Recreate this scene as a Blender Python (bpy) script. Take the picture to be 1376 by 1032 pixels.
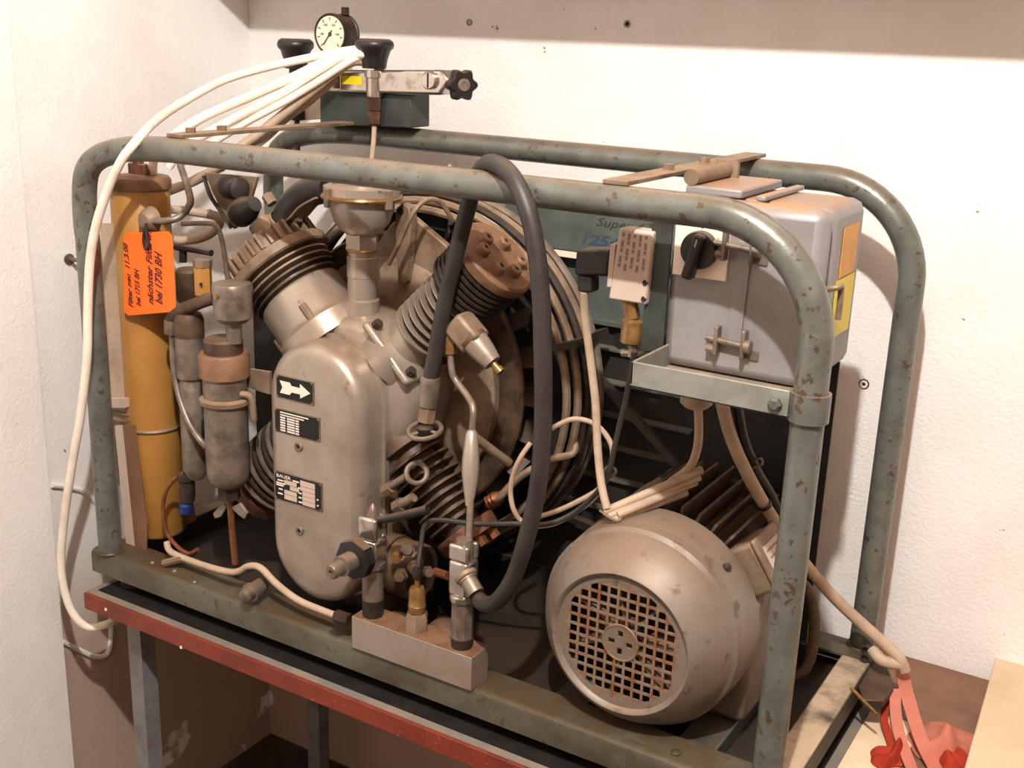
import bpy, math, random
from mathutils import Vector, Matrix
random.seed(7)
sc = bpy.context.scene
for o in list(bpy.data.objects): bpy.data.objects.remove(o)

# ---------------------------------------------------------------- camera, light, exposure
RIGHT = Vector((0.85243, 0.52173, 0.03404)); DOWN = Vector((0.17989, -0.23152, -0.95605)); FWD = Vector((-0.49092, 0.82109, -0.29121))
EYE = Vector((1.6923, -1.3553, 0.9801)); FPX = 1565.03
cd = bpy.data.cameras.new('camera'); cam = bpy.data.objects.new('camera', cd); sc.collection.objects.link(cam)
cd.sensor_width = 36.0; cd.lens = 36.0 * FPX / 1376.0; cd.clip_start = 0.02
cam.matrix_world = Matrix(((RIGHT.x, -DOWN.x, -FWD.x, EYE.x), (RIGHT.y, -DOWN.y, -FWD.y, EYE.y), (RIGHT.z, -DOWN.z, -FWD.z, EYE.z), (0, 0, 0, 1)))
sc.camera = cam
wd = bpy.data.worlds.new('room_air'); sc.world = wd; wd.use_nodes = True
bg = wd.node_tree.nodes['Background']; bg.inputs[0].default_value = (1.0, 0.83, 0.73, 1); bg.inputs[1].default_value = 0.3
ld = bpy.data.lights.new('ceiling_bulb', 'POINT'); ld.energy = 280; ld.color = (1.0, 0.98, 0.945); ld.shadow_soft_size = 0.028
lo = bpy.data.objects.new('ceiling_bulb', ld); lo.location = (1.52, -1.25, 2.2); sc.collection.objects.link(lo)
sc.view_settings.view_transform = 'Standard'; sc.view_settings.look = 'None'; sc.view_settings.gamma = 1.0
sc.view_settings.use_curve_mapping = False; sc.view_settings.exposure = 0.0

def at(px, py, Y):
    """world point on the plane y=Y behind a point of the 1376x1032 photograph"""
    d = FWD + RIGHT * ((px - 688) / FPX) + DOWN * ((py - 516) / FPX)
    return EYE + d * ((Y - EYE.y) / d.y)
def atz(px, py, Z):
    d = FWD + RIGHT * ((px - 688) / FPX) + DOWN * ((py - 516) / FPX)
    return EYE + d * ((Z - EYE.z) / d.z)
def atx(px, py, X):
    d = FWD + RIGHT * ((px - 688) / FPX) + DOWN * ((py - 516) / FPX)
    return EYE + d * ((X - EYE.x) / d.x)

# ---------------------------------------------------------------- materials
def lin(c): return tuple((v / 255 / 12.92 if v / 255 < 0.04045 else ((v / 255 + 0.055) / 1.055) ** 2.4) for v in c) + (1,)
def mat(name, col, rough=0.5, metal=0.0, col2=None, scale=30, lo=0.45, hi=0.62, bump=0.0, bscale=120, dust=None, damt=0.8, fine=None, spec=0.5):
    m = bpy.data.materials.new(name); m.use_nodes = True; nt = m.node_tree; N = nt.nodes; L = nt.links
    b = N['Principled BSDF']; b.inputs['Roughness'].default_value = rough; b.inputs['Metallic'].default_value = metal
    b.inputs['Specular IOR Level'].default_value = spec
    tc = N.new('ShaderNodeTexCoord')
    def noise(sc_, det=6):
        n = N.new('ShaderNodeTexNoise'); n.inputs['Scale'].default_value = sc_; n.inputs['Detail'].default_value = det
        n.inputs['Roughness'].default_value = 0.62; L.new(tc.outputs['Object'], n.inputs['Vector']); return n
    def ramp(src, a, c):
        r = N.new('ShaderNodeValToRGB'); r.color_ramp.elements[0].position = a; r.color_ramp.elements[1].position = c
        L.new(src, r.inputs[0]); return r
    def mix(fac, a, c2):
        x = N.new('ShaderNodeMix'); x.data_type = 'RGBA'; L.new(fac, x.inputs[0])
        if isinstance(a, tuple): x.inputs[6].default_value = a
        else: L.new(a, x.inputs[6])
        x.inputs[7].default_value = c2; return x.outputs[2]
    cur = lin(col)
    if col2:
        cur = mix(ramp(noise(scale).outputs['Fac'], lo, hi).outputs[0], cur, lin(col2))
    if fine:   # (colour, scale, lo, hi): small chips
        cur = mix(ramp(noise(fine[1], 3).outputs['Fac'], fine[2], fine[3]).outputs[0], cur, lin(fine[0]))
    if dust:   # settled dust lies on faces that look up
        g = N.new('ShaderNodeNewGeometry'); s = N.new('ShaderNodeSeparateXYZ'); L.new(g.outputs['Normal'], s.inputs[0])
        r = ramp(s.outputs['Z'], 0.45, 0.98)
        nn = ramp(noise(14).outputs['Fac'], 0.3, 0.6)
        mu = N.new('ShaderNodeMath'); mu.operation = 'MULTIPLY'; L.new(r.outputs[0], mu.inputs[0]); L.new(nn.outputs[0], mu.inputs[1])
        m2 = N.new('ShaderNodeMath'); m2.operation = 'MULTIPLY'; L.new(mu.outputs[0], m2.inputs[0]); m2.inputs[1].default_value = damt
        cur = mix(m2.outputs[0], cur, lin(dust))
    if isinstance(cur, tuple): b.inputs['Base Color'].default_value = cur
    else: L.new(cur, b.inputs['Base Color'])
    if bump:
        bn = N.new('ShaderNodeBump'); bn.inputs['Strength'].default_value = bump; bn.inputs['Distance'].default_value = 0.004
        L.new(noise(bscale, 8).outputs['Fac'], bn.inputs['Height']); L.new(bn.outputs[0], b.inputs['Normal'])
    return m
M = {}
M['plaster'] = mat('plaster', (236, 232, 228), 0.9, 0, (228, 222, 216), 5, 0.4, 0.7, 0.45, 150, spec=0.2, fine=((150, 122, 106), 26, 0.735, 0.75))
M['peel'] = mat('peeling_plaster', (236, 232, 228), 0.9, 0, (228, 222, 216), 5, 0.4, 0.7, 0.45, 150, spec=0.2, fine=((150, 122, 106), 26, 0.735, 0.75))
def peel(m):   # the paint has come off the lower wall: bare brown plaster with white remains
    nt = m.node_tree; N = nt.nodes; Lk = nt.links; b = N['Principled BSDF']; old = b.inputs['Base Color'].links[0].from_socket
    tc = N.new('ShaderNodeTexCoord'); sx = N.new('ShaderNodeSeparateXYZ'); Lk.new(tc.outputs['Object'], sx.inputs[0])
    mr = N.new('ShaderNodeMapRange'); mr.inputs[1].default_value = -.05; mr.inputs[2].default_value = -.30; Lk.new(sx.outputs['Z'], mr.inputs[0])
    n = N.new('ShaderNodeTexNoise'); n.inputs['Scale'].default_value = 6.5; n.inputs['Detail'].default_value = 5; Lk.new(tc.outputs['Object'], n.inputs['Vector'])
    r = N.new('ShaderNodeValToRGB'); r.color_ramp.elements[0].position = .34; r.color_ramp.elements[1].position = .37; Lk.new(n.outputs['Fac'], r.inputs[0])
    mu = N.new('ShaderNodeMath'); mu.operation = 'MULTIPLY'; Lk.new(mr.outputs[0], mu.inputs[0]); Lk.new(r.outputs[0], mu.inputs[1])
    x = N.new('ShaderNodeMix'); x.data_type = 'RGBA'; Lk.new(mu.outputs[0], x.inputs[0]); Lk.new(old, x.inputs[6]); x.inputs[7].default_value = lin((178, 156, 140)); Lk.new(x.outputs[2], b.inputs['Base Color'])
peel(M['peel'])
M['mat'] = mat('gap_shade', (24, 22, 20), 0.8, 0, (34, 30, 26), 20, spec=0.2)  # black that paints the shade in the gap below the base rail
M['shadedtray'] = mat('shaded_tray', (30, 27, 24), 0.55, 0, (44, 36, 28), 10, dust=(66, 52, 40), damt=0.35)  # deep shade inside the base is put into this near-black colour
M['bracketgrey'] = mat('bracket_grey', (132, 134, 128), 0.42, 0.15, (112, 112, 104), 20, 0.45, 0.68, 0.08, 90, dust=(176, 146, 116), damt=0.7)
M['dustyshaded'] = mat('dusty_shaded_channel', (62, 58, 50), 0.6, 0.05, (50, 44, 36), 18, 0.4, 0.65, 0.1, 80, dust=(178, 156, 132), damt=1.2)  # pale dust on top; the side's shade is put into the dark base colour
M['creamwall'] = mat('cream_wall_paint', (140, 122, 110), 0.9, 0, spec=0.2)
M['creamceiling'] = mat('ceiling_paint', (176, 154, 138), 0.9, 0, spec=0.2)
M['floor'] = mat('floor', (70, 58, 50), 0.8, 0, (54, 44, 38), 8)
M['tube'] = mat('tube_paint', (108, 111, 104), 0.30, 0.25, (90, 91, 84), 26, 0.40, 0.66, 0.12, 70, dust=(146, 118, 92), damt=0.66, fine=((84, 68, 54), 64, 0.615, 0.64))
M['rail'] = mat('rail_paint', (92, 91, 76), 0.42, 0.15, (60, 54, 40), 7, 0.40, 0.66, 0.14, 70, dust=(84, 66, 46), damt=0.85, fine=((74, 58, 42), 60, 0.62, 0.66))
M['darkgreen'] = mat('dark_green_paint', (58, 66, 62), 0.5, 0.1, (44, 46, 42), 18, 0.4, 0.65, 0.1, 80, dust=(104, 86, 66), damt=0.5)
M['guard'] = mat('guard_paint', (84, 92, 88), 0.5, 0.05, (66, 72, 66), 14, 0.4, 0.7, 0.12, 90, dust=(112, 94, 74), damt=0.5)
M['guarddark'] = mat('guard_black', (32, 32, 30), 0.6, 0, (44, 38, 32), 18, dust=(90, 72, 54), damt=0.5)
M['silver'] = mat('silver_cast', (166, 155, 142), 0.36, 0.5, (144, 128, 112), 9, 0.42, 0.7, 0.07, 140, dust=(164, 128, 98), damt=0.6, fine=((120, 100, 84), 24, 0.66, 0.74))
M['cast'] = mat('dusty_cast', (136, 116, 96), 0.55, 0.25, (100, 80, 62), 20, 0.4, 0.66, 0.1, 90, dust=(176, 144, 114), damt=0.6)
M['grime'] = mat('grimy_cast', (88, 68, 50), 0.55, 0.2, (52, 38, 28), 26, 0.4, 0.64, 0.14, 80, dust=(150, 116, 86), damt=0.4)
M['rust'] = mat('rusty_iron', (98, 56, 38), 0.6, 0.2, (52, 32, 24), 40, 0.4, 0.62, 0.16, 110, dust=(176, 120, 84), damt=0.5)
M['darkiron'] = mat('dark_iron', (58, 48, 42), 0.5, 0.3, (36, 30, 26), 30, dust=(130, 100, 74), damt=0.45)
M['head'] = mat('dusty_head', (132, 98, 72), 0.6, 0.15, (106, 76, 54), 30, 0.4, 0.64, 0.1, 90)
M['steel'] = mat('grey_steel', (132, 120, 108), 0.42, 0.45, (96, 84, 72), 30, 0.42, 0.66, 0.06, 120, dust=(160, 132, 104), damt=0.5)
M['chrome'] = mat('chrome', (196, 188, 180), 0.16, 0.9, (150, 136, 122), 40, 0.5, 0.7)
M['brass'] = mat('brass', (150, 116, 70), 0.36, 0.6, (96, 70, 42), 40, 0.45, 0.7)
M['copper'] = mat('copper', (140, 88, 58), 0.4, 0.5, (110, 66, 42), 30)
M['black'] = mat('black_rubber', (48, 43, 40), 0.5, 0, (36, 32, 30), 20, dust=(96, 80, 66), damt=0.5)
M['blackgloss'] = mat('black_plastic', (28, 25, 24), 0.38, 0, (38, 33, 30), 30, dust=(120, 94, 70), damt=0.75)
M['hole'] = mat('hole_black', (14, 12, 11), 0.8)
M['cable'] = mat('cable_white', (238, 228, 212), 0.5, 0, (222, 206, 184), 20, 0.45, 0.7, spec=0.3)
M['cabledirty'] = mat('cable_dusty', (176, 154, 132), 0.6, 0, (152, 130, 108), 22, 0.45, 0.7)
M['ochre'] = mat('ochre_paint', (174, 126, 62), 0.42, 0.0, (154, 106, 48), 8, 0.4, 0.7, 0.05, 120)
M['orange'] = mat('orange_card', (255, 108, 26), 0.65, 0)
M['ink'] = mat('ink', (88, 22, 24), 0.7)
M['blueink'] = mat('blue_ink', (40, 62, 92), 0.7)
M['darkink'] = mat('scratch_ink', (52, 46, 42), 0.7)
M['greyink'] = mat('faded_ink', (136, 112, 100), 0.7)
M['boxgrey'] = mat('switch_box_grey', (134, 131, 131), 0.42, 0.05, (124, 119, 117), 10, 0.45, 0.7, 0.03, 200, dust=(164, 126, 94), damt=1.0)
M['motor'] = mat('motor_grey', (122, 112, 100), 0.5, 0.12, (108, 90, 74), 8, 0.42, 0.66, 0.06, 110, dust=(142, 114, 92), damt=0.7, fine=((88, 76, 64), 30, 0.6, 0.68))
M['motordark'] = mat('motor_fins', (96, 78, 64), 0.6, 0.1, (68, 54, 44), 24, 0.4, 0.66, 0.1, 90, dust=(150, 120, 94), damt=0.5)
M['grillem'] = mat('grille_wire', (136, 116, 98), 0.5, 0.3, (130, 88, 62), 40, 0.45, 0.6)
M['white'] = mat('off_white', (232, 216, 200), 0.5)
M['cream'] = mat('cream_plate', (190, 170, 156), 0.5)
M['yellow'] = mat('yellow_sticker', (216, 196, 16), 0.4, 0, (214, 190, 10), 40)
M['amber'] = mat('amber_sticker', (214, 150, 50), 0.5, 0, (196, 140, 70), 30)
M['lino'] = mat('linoleum', (112, 106, 100), 0.6, 0, (138, 122, 102), 9, 0.45, 0.7, 0.05, 100)
M['pale'] = mat('pale_lit_top', (222, 200, 168), 0.6, 0, (196, 174, 146), 10, 0.4, 0.7)  # cream tone of the lit table top, its light put into the colour
M['redpaint'] = mat('red_edge_paint', (126, 52, 34), 0.5, 0, (104, 42, 28), 20, 0.4, 0.66, 0.05, 80, fine=((186, 120, 86), 90, 0.66, 0.7))
M['wood'] = mat('brown_wood', (124, 90, 68), 0.6, 0, (106, 76, 56), 16, 0.4, 0.66, 0.06, 90)
M['lightwood'] = mat('light_wood', (200, 180, 150), 0.6, 0, (188, 166, 134), 12, 0.4, 0.7)
M['redcloth'] = mat('red_cloth', (160, 56, 38), 0.85, 0, (136, 44, 32), 20, 0.4, 0.7, 0.2, 300, spec=0.1)
M['pinkcloth'] = mat('faded_red_cloth', (184, 116, 98), 0.85, 0, (172, 98, 80), 16, 0.4, 0.7, 0.2, 300, spec=0.1)
M['legsteel'] = mat('leg_steel', (128, 128, 128), 0.5, 0.2, (112, 108, 104), 20)
M['blockmetal'] = mat('block_aluminium', (152, 140, 128), 0.4, 0.3, (142, 124, 110), 12)
M['blue'] = mat('blue_plastic', (22, 40, 92), 0.35)
M['glass'] = mat('dial_face', (226, 208, 186), 0.35)

# ---------------------------------------------------------------- mesh helpers
def basis(d):
    d = Vector(d).normalized(); u = d.cross(Vector((0, 0, 1)))
    if u.length < 1e-3: u = Vector((1, 0, 0))
    u.normalize(); return u, d.cross(u).normalized(), d
def spline(pts, sub=6):
    pts = [Vector(p) for p in pts]
    if len(pts) < 3 or sub < 2: return pts
    out = []; n = len(pts)
    for i in range(n - 1):
        p0 = pts[max(i - 1, 0)]; p1 = pts[i]; p2 = pts[i + 1]; p3 = pts[min(i + 2, n - 1)]
        for k in range(sub):
            t = k / sub; t2 = t * t; t3 = t2 * t
            out.append(0.5 * ((2 * p1) + (p2 - p0) * t + (2 * p0 - 5 * p1 + 4 * p2 - p3) * t2 + (3 * p1 - p0 - 3 * p2 + p3) * t3))
    out.append(pts[-1]); return out
class MB:
    def __init__(s): s.v = []; s.f = []
    def box(s, x0, x1, y0, y1, z0, z1, R=None):
        b = len(s.v); P = [Vector((x, y, z)) for z in (z0, z1) for y in (y0, y1) for x in (x0, x1)]
        if R: P = [R @ p for p in P]
        s.v += P; s.f += [tuple(b + i for i in q) for q in ((0, 2, 3, 1), (4, 5, 7, 6), (0, 1, 5, 4), (2, 6, 7, 3), (0, 4, 6, 2), (1, 3, 7, 5))]; return s
    def obox(s, c, u, v, w, su, sv, sw):
        c, u, v, w = (Vector(q) for q in (c, u, v, w)); b = len(s.v)
        s.v += [c + u * (i * su / 2) + v * (j * sv / 2) + w * (k * sw / 2) for k in (-1, 1) for j in (-1, 1) for i in (-1, 1)]
        s.f += [tuple(b + i for i in q) for q in ((0, 2, 3, 1), (4, 5, 7, 6), (0, 1, 5, 4), (2, 6, 7, 3), (0, 4, 6, 2), (1, 3, 7, 5))]; return s
    def loops(s, L, closed=True, cap0=True, cap1=True):
        b = len(s.v); n = len(L[0])
        for l in L: s.v += l
        for i in range(len(L) - 1):
            for j in range(n if closed else n - 1):
                k = (j + 1) % n; s.f.append((b + i * n + j, b + i * n + k, b + (i + 1) * n + k, b + (i + 1) * n + j))
        if cap0: s.f.append(tuple(b + j for j in range(n))[::-1])
        if cap1: s.f.append(tuple(b + (len(L) - 1) * n + j for j in range(n)))
        return s
    def lathe(s, o, d, prof, n=24, cap0=True, cap1=True, ph=0.0):
        o = Vector(o); u, v, d = basis(d)
        L = [[o + d * t + (u * math.cos(ph + 2 * math.pi * j / n) + v * math.sin(ph + 2 * math.pi * j / n)) * max(r, 1e-5) for j in range(n)] for r, t in prof]
        return s.loops(L, True, cap0, cap1)
    def cyl(s, a, b, r, r1=None, n=14):
        a = Vector(a); b = Vector(b); return s.lathe(a, b - a, [(r, 0), (r if r1 is None else r1, (b - a).length)], n)
    def tube(s, pts, r, n=10, sub=6, closed=False):
        P = spline(pts, sub); m = len(P); L = []; u = None
        for i, p in enumerate(P):
            t = (P[(i + 1) % m if closed else min(i + 1, m - 1)] - P[(i - 1) % m if closed else max(i - 1, 0)])
            if t.length < 1e-9: t = Vector((0, 0, 1))
            t.normalize()
            if u is None: u, _, _ = basis(t)
            u = (u - t * u.dot(t)).normalized(); w = t.cross(u)
            rr = r(i / (m - 1)) if callable(r) else r
            L.append([p + (u * math.cos(2 * math.pi * j / n) + w * math.sin(2 * math.pi * j / n)) * rr for j in range(n)])
        if closed: L.append(L[0]); return s.loops(L, True, False, False)
        return s.loops(L)
    def ring(s, c, d, R, r, n=40, m=8):
        c = Vector(c); u, v, d = basis(d); L = []
        for i in range(n + 1):
            a = 2 * math.pi * i / n; e = u * math.cos(a) + v * math.sin(a)
            L.append([c + e * (R + r * math.cos(2 * math.pi * j / m)) + d * (r * math.sin(2 * math.pi * j / m)) for j in range(m)])
        return s.loops(L, True, False, False)
    def prism(s, poly, w):
        w = Vector(w); a = [Vector(p) for p in poly]; return s.loops([a, [p + w for p in a]])
    def ribbon(s, pts, width_dir, width, th=0.002, sub=6):
        P = spline(pts, sub); wd_ = Vector(width_dir).normalized(); L = []
        for i, p in enumerate(P):
            t = (P[min(i + 1, len(P) - 1)] - P[max(i - 1, 0)]).normalized(); n = t.cross(wd_).normalized()
            L.append([p + wd_ * width / 2 + n * th / 2, p - wd_ * width / 2 + n * th / 2, p - wd_ * width / 2 - n * th / 2, p + wd_ * width / 2 - n * th / 2])
        return s.loops(L)
ORG = {}
def link(o): sc.collection.objects.link(o)
def mesh_of(mb, name, m, org, angle=38):
    me = bpy.data.meshes.new(name); me.from_pydata([tuple(Vector(p) - org) for p in mb.v], [], mb.f); me.validate()
    import bmesh
    bm = bmesh.new(); bm.from_mesh(me); bmesh.ops.recalc_face_normals(bm, faces=bm.faces); bm.to_mesh(me); bm.free()
    me.polygons.foreach_set('use_smooth', [True] * len(me.polygons)); me.set_sharp_from_angle(angle=math.radians(angle))
    me.materials.append(M[m]); return me
def bevel(o, w):
    if w:
        b = o.modifiers.new('bevel', 'BEVEL'); b.width = w; b.segments = 2; b.limit_method = 'ANGLE'; b.angle_limit = math.radians(40)
def thing(name, label, cat, loc=(0, 0, 0), group=None):
    o = bpy.data.objects.new(name, None); o.empty_display_size = 0.05; link(o); o.location = loc; o['label'] = label; o['category'] = cat
    if group: o['group'] = group
    ORG[o.name] = Vector(loc); return o
def part(name, mb, m, parent, label=None, bev=0):
    org = ORG[parent.name]; o = bpy.data.objects.new(name, mesh_of(mb, name, m, org)); link(o); o.parent = parent; ORG[o.name] = org
    if label: o['label'] = label
    bevel(o, bev); return o
def single(name, mb, m, label, cat, group=None, bev=0):
    zs = [p.z for p in mb.v]; c = Vector((sum(p.x for p in mb.v) / len(mb.v), sum(p.y for p in mb.v) / len(mb.v), min(zs)))
    o = bpy.data.objects.new(name, mesh_of(mb, name, m, c)); link(o); o.location = c; o['label'] = label; o['category'] = cat
    if group: o['group'] = group
    ORG[o.name] = c; bevel(o, bev); return o
def struct(name, mb, m, bev=0, parent=None):
    o = bpy.data.objects.new(name, mesh_of(mb, name, m, Vector((0, 0, 0)))); link(o); o['kind'] = 'structure'; ORG[o.name] = Vector((0, 0, 0)); bevel(o, bev); return o
def hexnut(a, b, r): return MB().cyl(a, b, r, n=6)
def text(name, s, size, m, parent, o, u, v, shear=0.0, th=0.0004, width=None, label=None):
    """flat lettering: baseline starts at o, runs along u, letters rise along v"""
    cu = bpy.data.curves.new(name, 'FONT'); cu.body = s; cu.size = size; cu.shear = shear; cu.extrude = th; cu.resolution_u = 2; cu.offset = size * .022 if name == 'handwriting' else 0
    t = bpy.data.objects.new(name, cu); link(t); bpy.context.view_layer.update(); me = bpy.data.meshes.new_from_object(t)
    bpy.data.objects.remove(t); bpy.data.curves.remove(cu)
    xs = [p.co.x for p in me.vertices]; k = 1.0 if not width else width / max(max(xs) - min(xs), 1e-6)
    u = Vector(u).normalized(); v = Vector(v).normalized(); w = u.cross(v); o = Vector(o) - ORG[parent.name]
    for p in me.vertices: p.co = o + u * (p.co.x * k) + v * p.co.y + w * p.co.z
    me.materials.clear(); me.materials.append(M[m]); ob = bpy.data.objects.new(name, me); link(ob); ob.parent = parent; ORG[ob.name] = ORG[parent.name]; return ob
V = Vector
UX, UY, UZ = V((1, 0, 0)), V((0, 1, 0)), V((0, 0, 1))
L, W, H = 1.3071, 0.4779, 0.7734; TR = 0.021
TABZ = -0.0725; YW = 0.625; XW = -0.196

# ---------------------------------------------------------------- room
struct('floor', MB().box(-0.6, 3.2, -2.6, 0.8, -0.92, -0.82), 'floor')
struct('wall_back', MB().box(-0.196, 3.2, YW, YW + 0.12, -0.82, 2.5), 'peel')
struct('wall_left', MB().box(-0.36, -0.165, -2.6, 0.0, -0.82, 2.5), 'plaster')
struct('wall_left', MB().box(-0.36, XW, 0.0, YW + .12, -0.82, 2.5), 'peel')
struct('ceiling', MB().box(-0.4, 3.2, -2.6, 0.8, 2.5, 2.6), 'creamceiling')
struct('wall_right', MB().box(3.2, 3.3, -2.6, YW + .12, -0.82, 2.5), 'creamwall')
struct('wall_front', MB().box(-0.4, 3.3, -2.7, -2.6, -0.82, 2.5), 'creamwall')
# shelf high on the back wall; its shadow is the dark band at the top of the photograph
shelf = thing('wall_shelf', 'white board shelf fixed high on the back wall above the compressor', 'shelf', (1.2, 0.47, 1.158))
part('board', MB().box(XW + .002, 2.6, 0.325, YW, 1.158, 1.18), 'plaster', shelf)
for x in (0.3, 1.2, 2.1): part('bracket', MB().prism([(x, YW, 1.158), (x, YW, 1.06), (x, YW - .02, 1.06), (x, YW - .18, 1.15), (x, YW - .18, 1.158)], (.02, 0, 0)), 'legsteel', shelf)
for (px, py), lb in zip(((631, 30), (843, 32)), ('small dark screw plug on the shaded wall band, nearer to the gauge', 'small dark screw plug on the shaded wall band, farther from the gauge')):
    p = at(px, py, YW); t = thing('wall_plug', lb, 'wall plug', p, 'screw plugs in the back wall')
    part('collar', MB().lathe(p + V((0, .004, 0)), -UY, [(.0065, 0), (.0065, .006), (.004, .006), (.004, .001)], 12), 'steel', t)
    part('socket', MB().lathe(p + V((0, .004, 0)), -UY, [(.004, 0), (.0035, .004)], 10), 'hole', t)
p = at(1161, 516, YW); t = thing('wall_plug', 'white wall plug in a chipped dark hole between the two right hand posts', 'wall plug', p, 'screw plugs in the back wall')
part('chipped_rim', MB().lathe(p + V((0, .004, 0)), -UY, [(.0105, 0), (.0095, .005), (.007, .005), (.007, .001)], 9), 'darkiron', t)
part('collar', MB().lathe(p + V((0, .004, 0)), -UY, [(.007, 0), (.007, .007), (.0035, .007), (.0035, .001)], 12), 'white', t)
part('socket', MB().lathe(p + V((0, .004, 0)), -UY, [(.0035, 0), (.003, .005)], 10), 'hole', t)
p = atx(92, 348, XW); t = thing('wall_hook', 'small grey bolt hook sticking out of the left wall beside the corner post', 'hook', p)
part('shank', MB().tube([p, p + V((.03, 0, .002)), p + V((.045, 0, .014))], .004, 8, 4), 'steel', t); part('plate', MB().lathe(p - V((.004, 0, 0)), UX, [(.011, 0), (.011, .008)], 10), 'steel', t)
def wallcable(pts, label):
    mb = MB(); mb.tube([atx(px, py, XW + .004) for px, py in pts], .0055, 8, 5); single('wall_cable', mb, 'plaster', label, 'cable')
wallcable([(70, 652), (90, 654), (112, 660), (128, 674), (136, 690)], 'painted over cable on the left wall behind the corner post, upper one')
wallcable([(84, 862), (104, 872), (126, 882), (142, 880), (148, 866), (149, 842), (148, 825)], 'painted over cable with a round bend on the left wall below the table edge')

# ---------------------------------------------------------------- table
tb = thing('work_table', 'steel legged work table with red painted board edge under the compressor', 'table', (0.8, 0.28, -0.82))
part('table_board', MB().box(-0.012, 2.3, -0.047, YW - .003, TABZ - .034, TABZ - .002), 'wood', tb)
part('edge_strip', MB().box(-0.019, 2.3, -0.0535, -0.047, TABZ - .033, TABZ), 'redpaint', tb, 'red painted front edge strip', .001)
part('linoleum', MB().box(-0.019, 1.405, -0.047, 0.44, TABZ - .002, TABZ), 'lino', tb, 'grey linoleum cover')
part('gap_shade', MB().box(-0.004, 1.335, -0.031, 0.5, TABZ - .001, TABZ + .0015), 'mat', tb, 'black sheet standing in for the shade under the machine')  # added black sheet, paints the dark gap between rail and table
for px, py in ((142, 818), (243, 869)):
    p = at(px, py, -.0535); part('nail', MB().cyl(p, p - UY * .003 + V((.004, 0, 0)), .0022, n=8), 'white', tb)
def leg(p, lab, zt=TABZ - .034):
    mb = MB(); x, y = p; f = .036; k = .004
    mb.prism([(x - f, y, -.82), (x, y, -.82), (x, y + f, -.82), (x - k, y + f, -.82), (x - k, y + k, -.82), (x - f, y + k, -.82)], (0, 0, zt + .82)); part('leg', mb, 'legsteel', tb)
c = at(188, 850, 0.0); leg((c.x, 0.0), '')
c2 = at(428, 945, 0.5); leg((c2.x, 0.5), ''); leg((2.15, 0.0), ''); leg((2.15, .5), '')
part('stretcher', MB().box(c2.x - .03, 2.15, .50, .53, -.5, -.46), 'legsteel', tb)

# ---------------------------------------------------------------- frame
fr = thing('tube_cage', 'grey green tubular steel carrying cage with chipped paint around the compressor', 'cage', (L / 2, W / 2, TABZ))
def hoop(y, rl=.10, rr=.15):
    P = [V((0, y, 0)), V((0, y, H - .17))]
    P += spline([V((-.002, y, H - .15)), V((.000, y, H - .095)), V((.012, y, H - .052)), V((.045, y, H - .026)), V((.10, y, H - .010)), V((.16, y, H - .003)), V((.22, y, H))], 4)
    P.append(V((L / 2, y, H)))
    for i in range(0, 15): a = math.pi / 2 - i * math.pi / 28; P.append(V((L - rr + rr * math.cos(a), y, H - rr + rr * math.sin(a))))
    P.append(V((L, y, 0))); return MB().tube(P, TR, 20, 1)
part('tube_hoop', hoop(0), 'tube', fr); part('tube_hoop', hoop(W), 'tube', fr)
def rail(y, s):
    q = lambda a, z: (-.036, y + s * a, z)
    pts = [q(-.0156, -.046), q(-.0156, -.010), q(-.0135, -.004), q(-.0085, -.0008), q(-.004, 0), q(.05, 0), q(.05, -.004), q(-.004, -.004), q(-.0116, -.012), q(-.0116, -.046)]
    return MB().prism(pts, (1.371, 0, 0))
part('base_rail', rail(0, 1), 'rail', fr); part('base_rail', rail(W, -1), 'rail', fr)
for x0, x1 in ((-.036, .012), (1.287, 1.335)):
    part('end_channel', MB().box(x0, x1, .05, W - .05, -.046, 0), 'dustyshaded', fr, None, .003)
part('base_tray', MB().box(.012, 1.287, .0, W, -.046, -.042), 'shadedtray', fr)
for x0, x1 in ((.94, 1.0), (1.15, 1.21)): part('motor_rail', MB().box(x0, x1, .05, W - .05, -.042, -.012), 'darkgreen', fr, None, .003)
for x in (.03, 1.27):
    for y in (.02, W - .02): part('rubber_foot', MB().cyl((x, y, TABZ), (x, y, -.046), .02), 'black', fr)
for x, y in ((0, 0), (L, 0), (0, W), (L, W)): part('weld_bead', MB().ring((x, y, .001), UZ, .0225, .003, 20, 6), 'rail', fr)
for px, py in ((908, 1012),):
    p = atz(px, py, 0); part('bolt_head', MB().lathe(p, UZ, [(.008, -.002), (.008, .002), (.005, .004)], 12), 'darkiron', fr)
for px, py in ((205, 757), (235, 768), (262, 783)):
    p = atz(px, py, 0); part('bolt_head', MB().lathe(p, UZ, [(.005, -.002), (.005, .002), (.003, .004)], 8), 'steel', fr)
# cross straps over the two hoops
for x, bolts in ((1.028, (.16, .29)), (.235, (.03, .10))):
    st = part('cross_strap', MB().box(x - .018, x + .018, -.006, W + .03, H + TR, H + TR + .006), 'cast', fr, 'dusty brown cross strap', .001)
    for y in bolts: part('bolt', MB().cyl((x, y, H + TR + .006), (x, y, H + TR + .014), .0085, n=6), 'cast', st)
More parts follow.
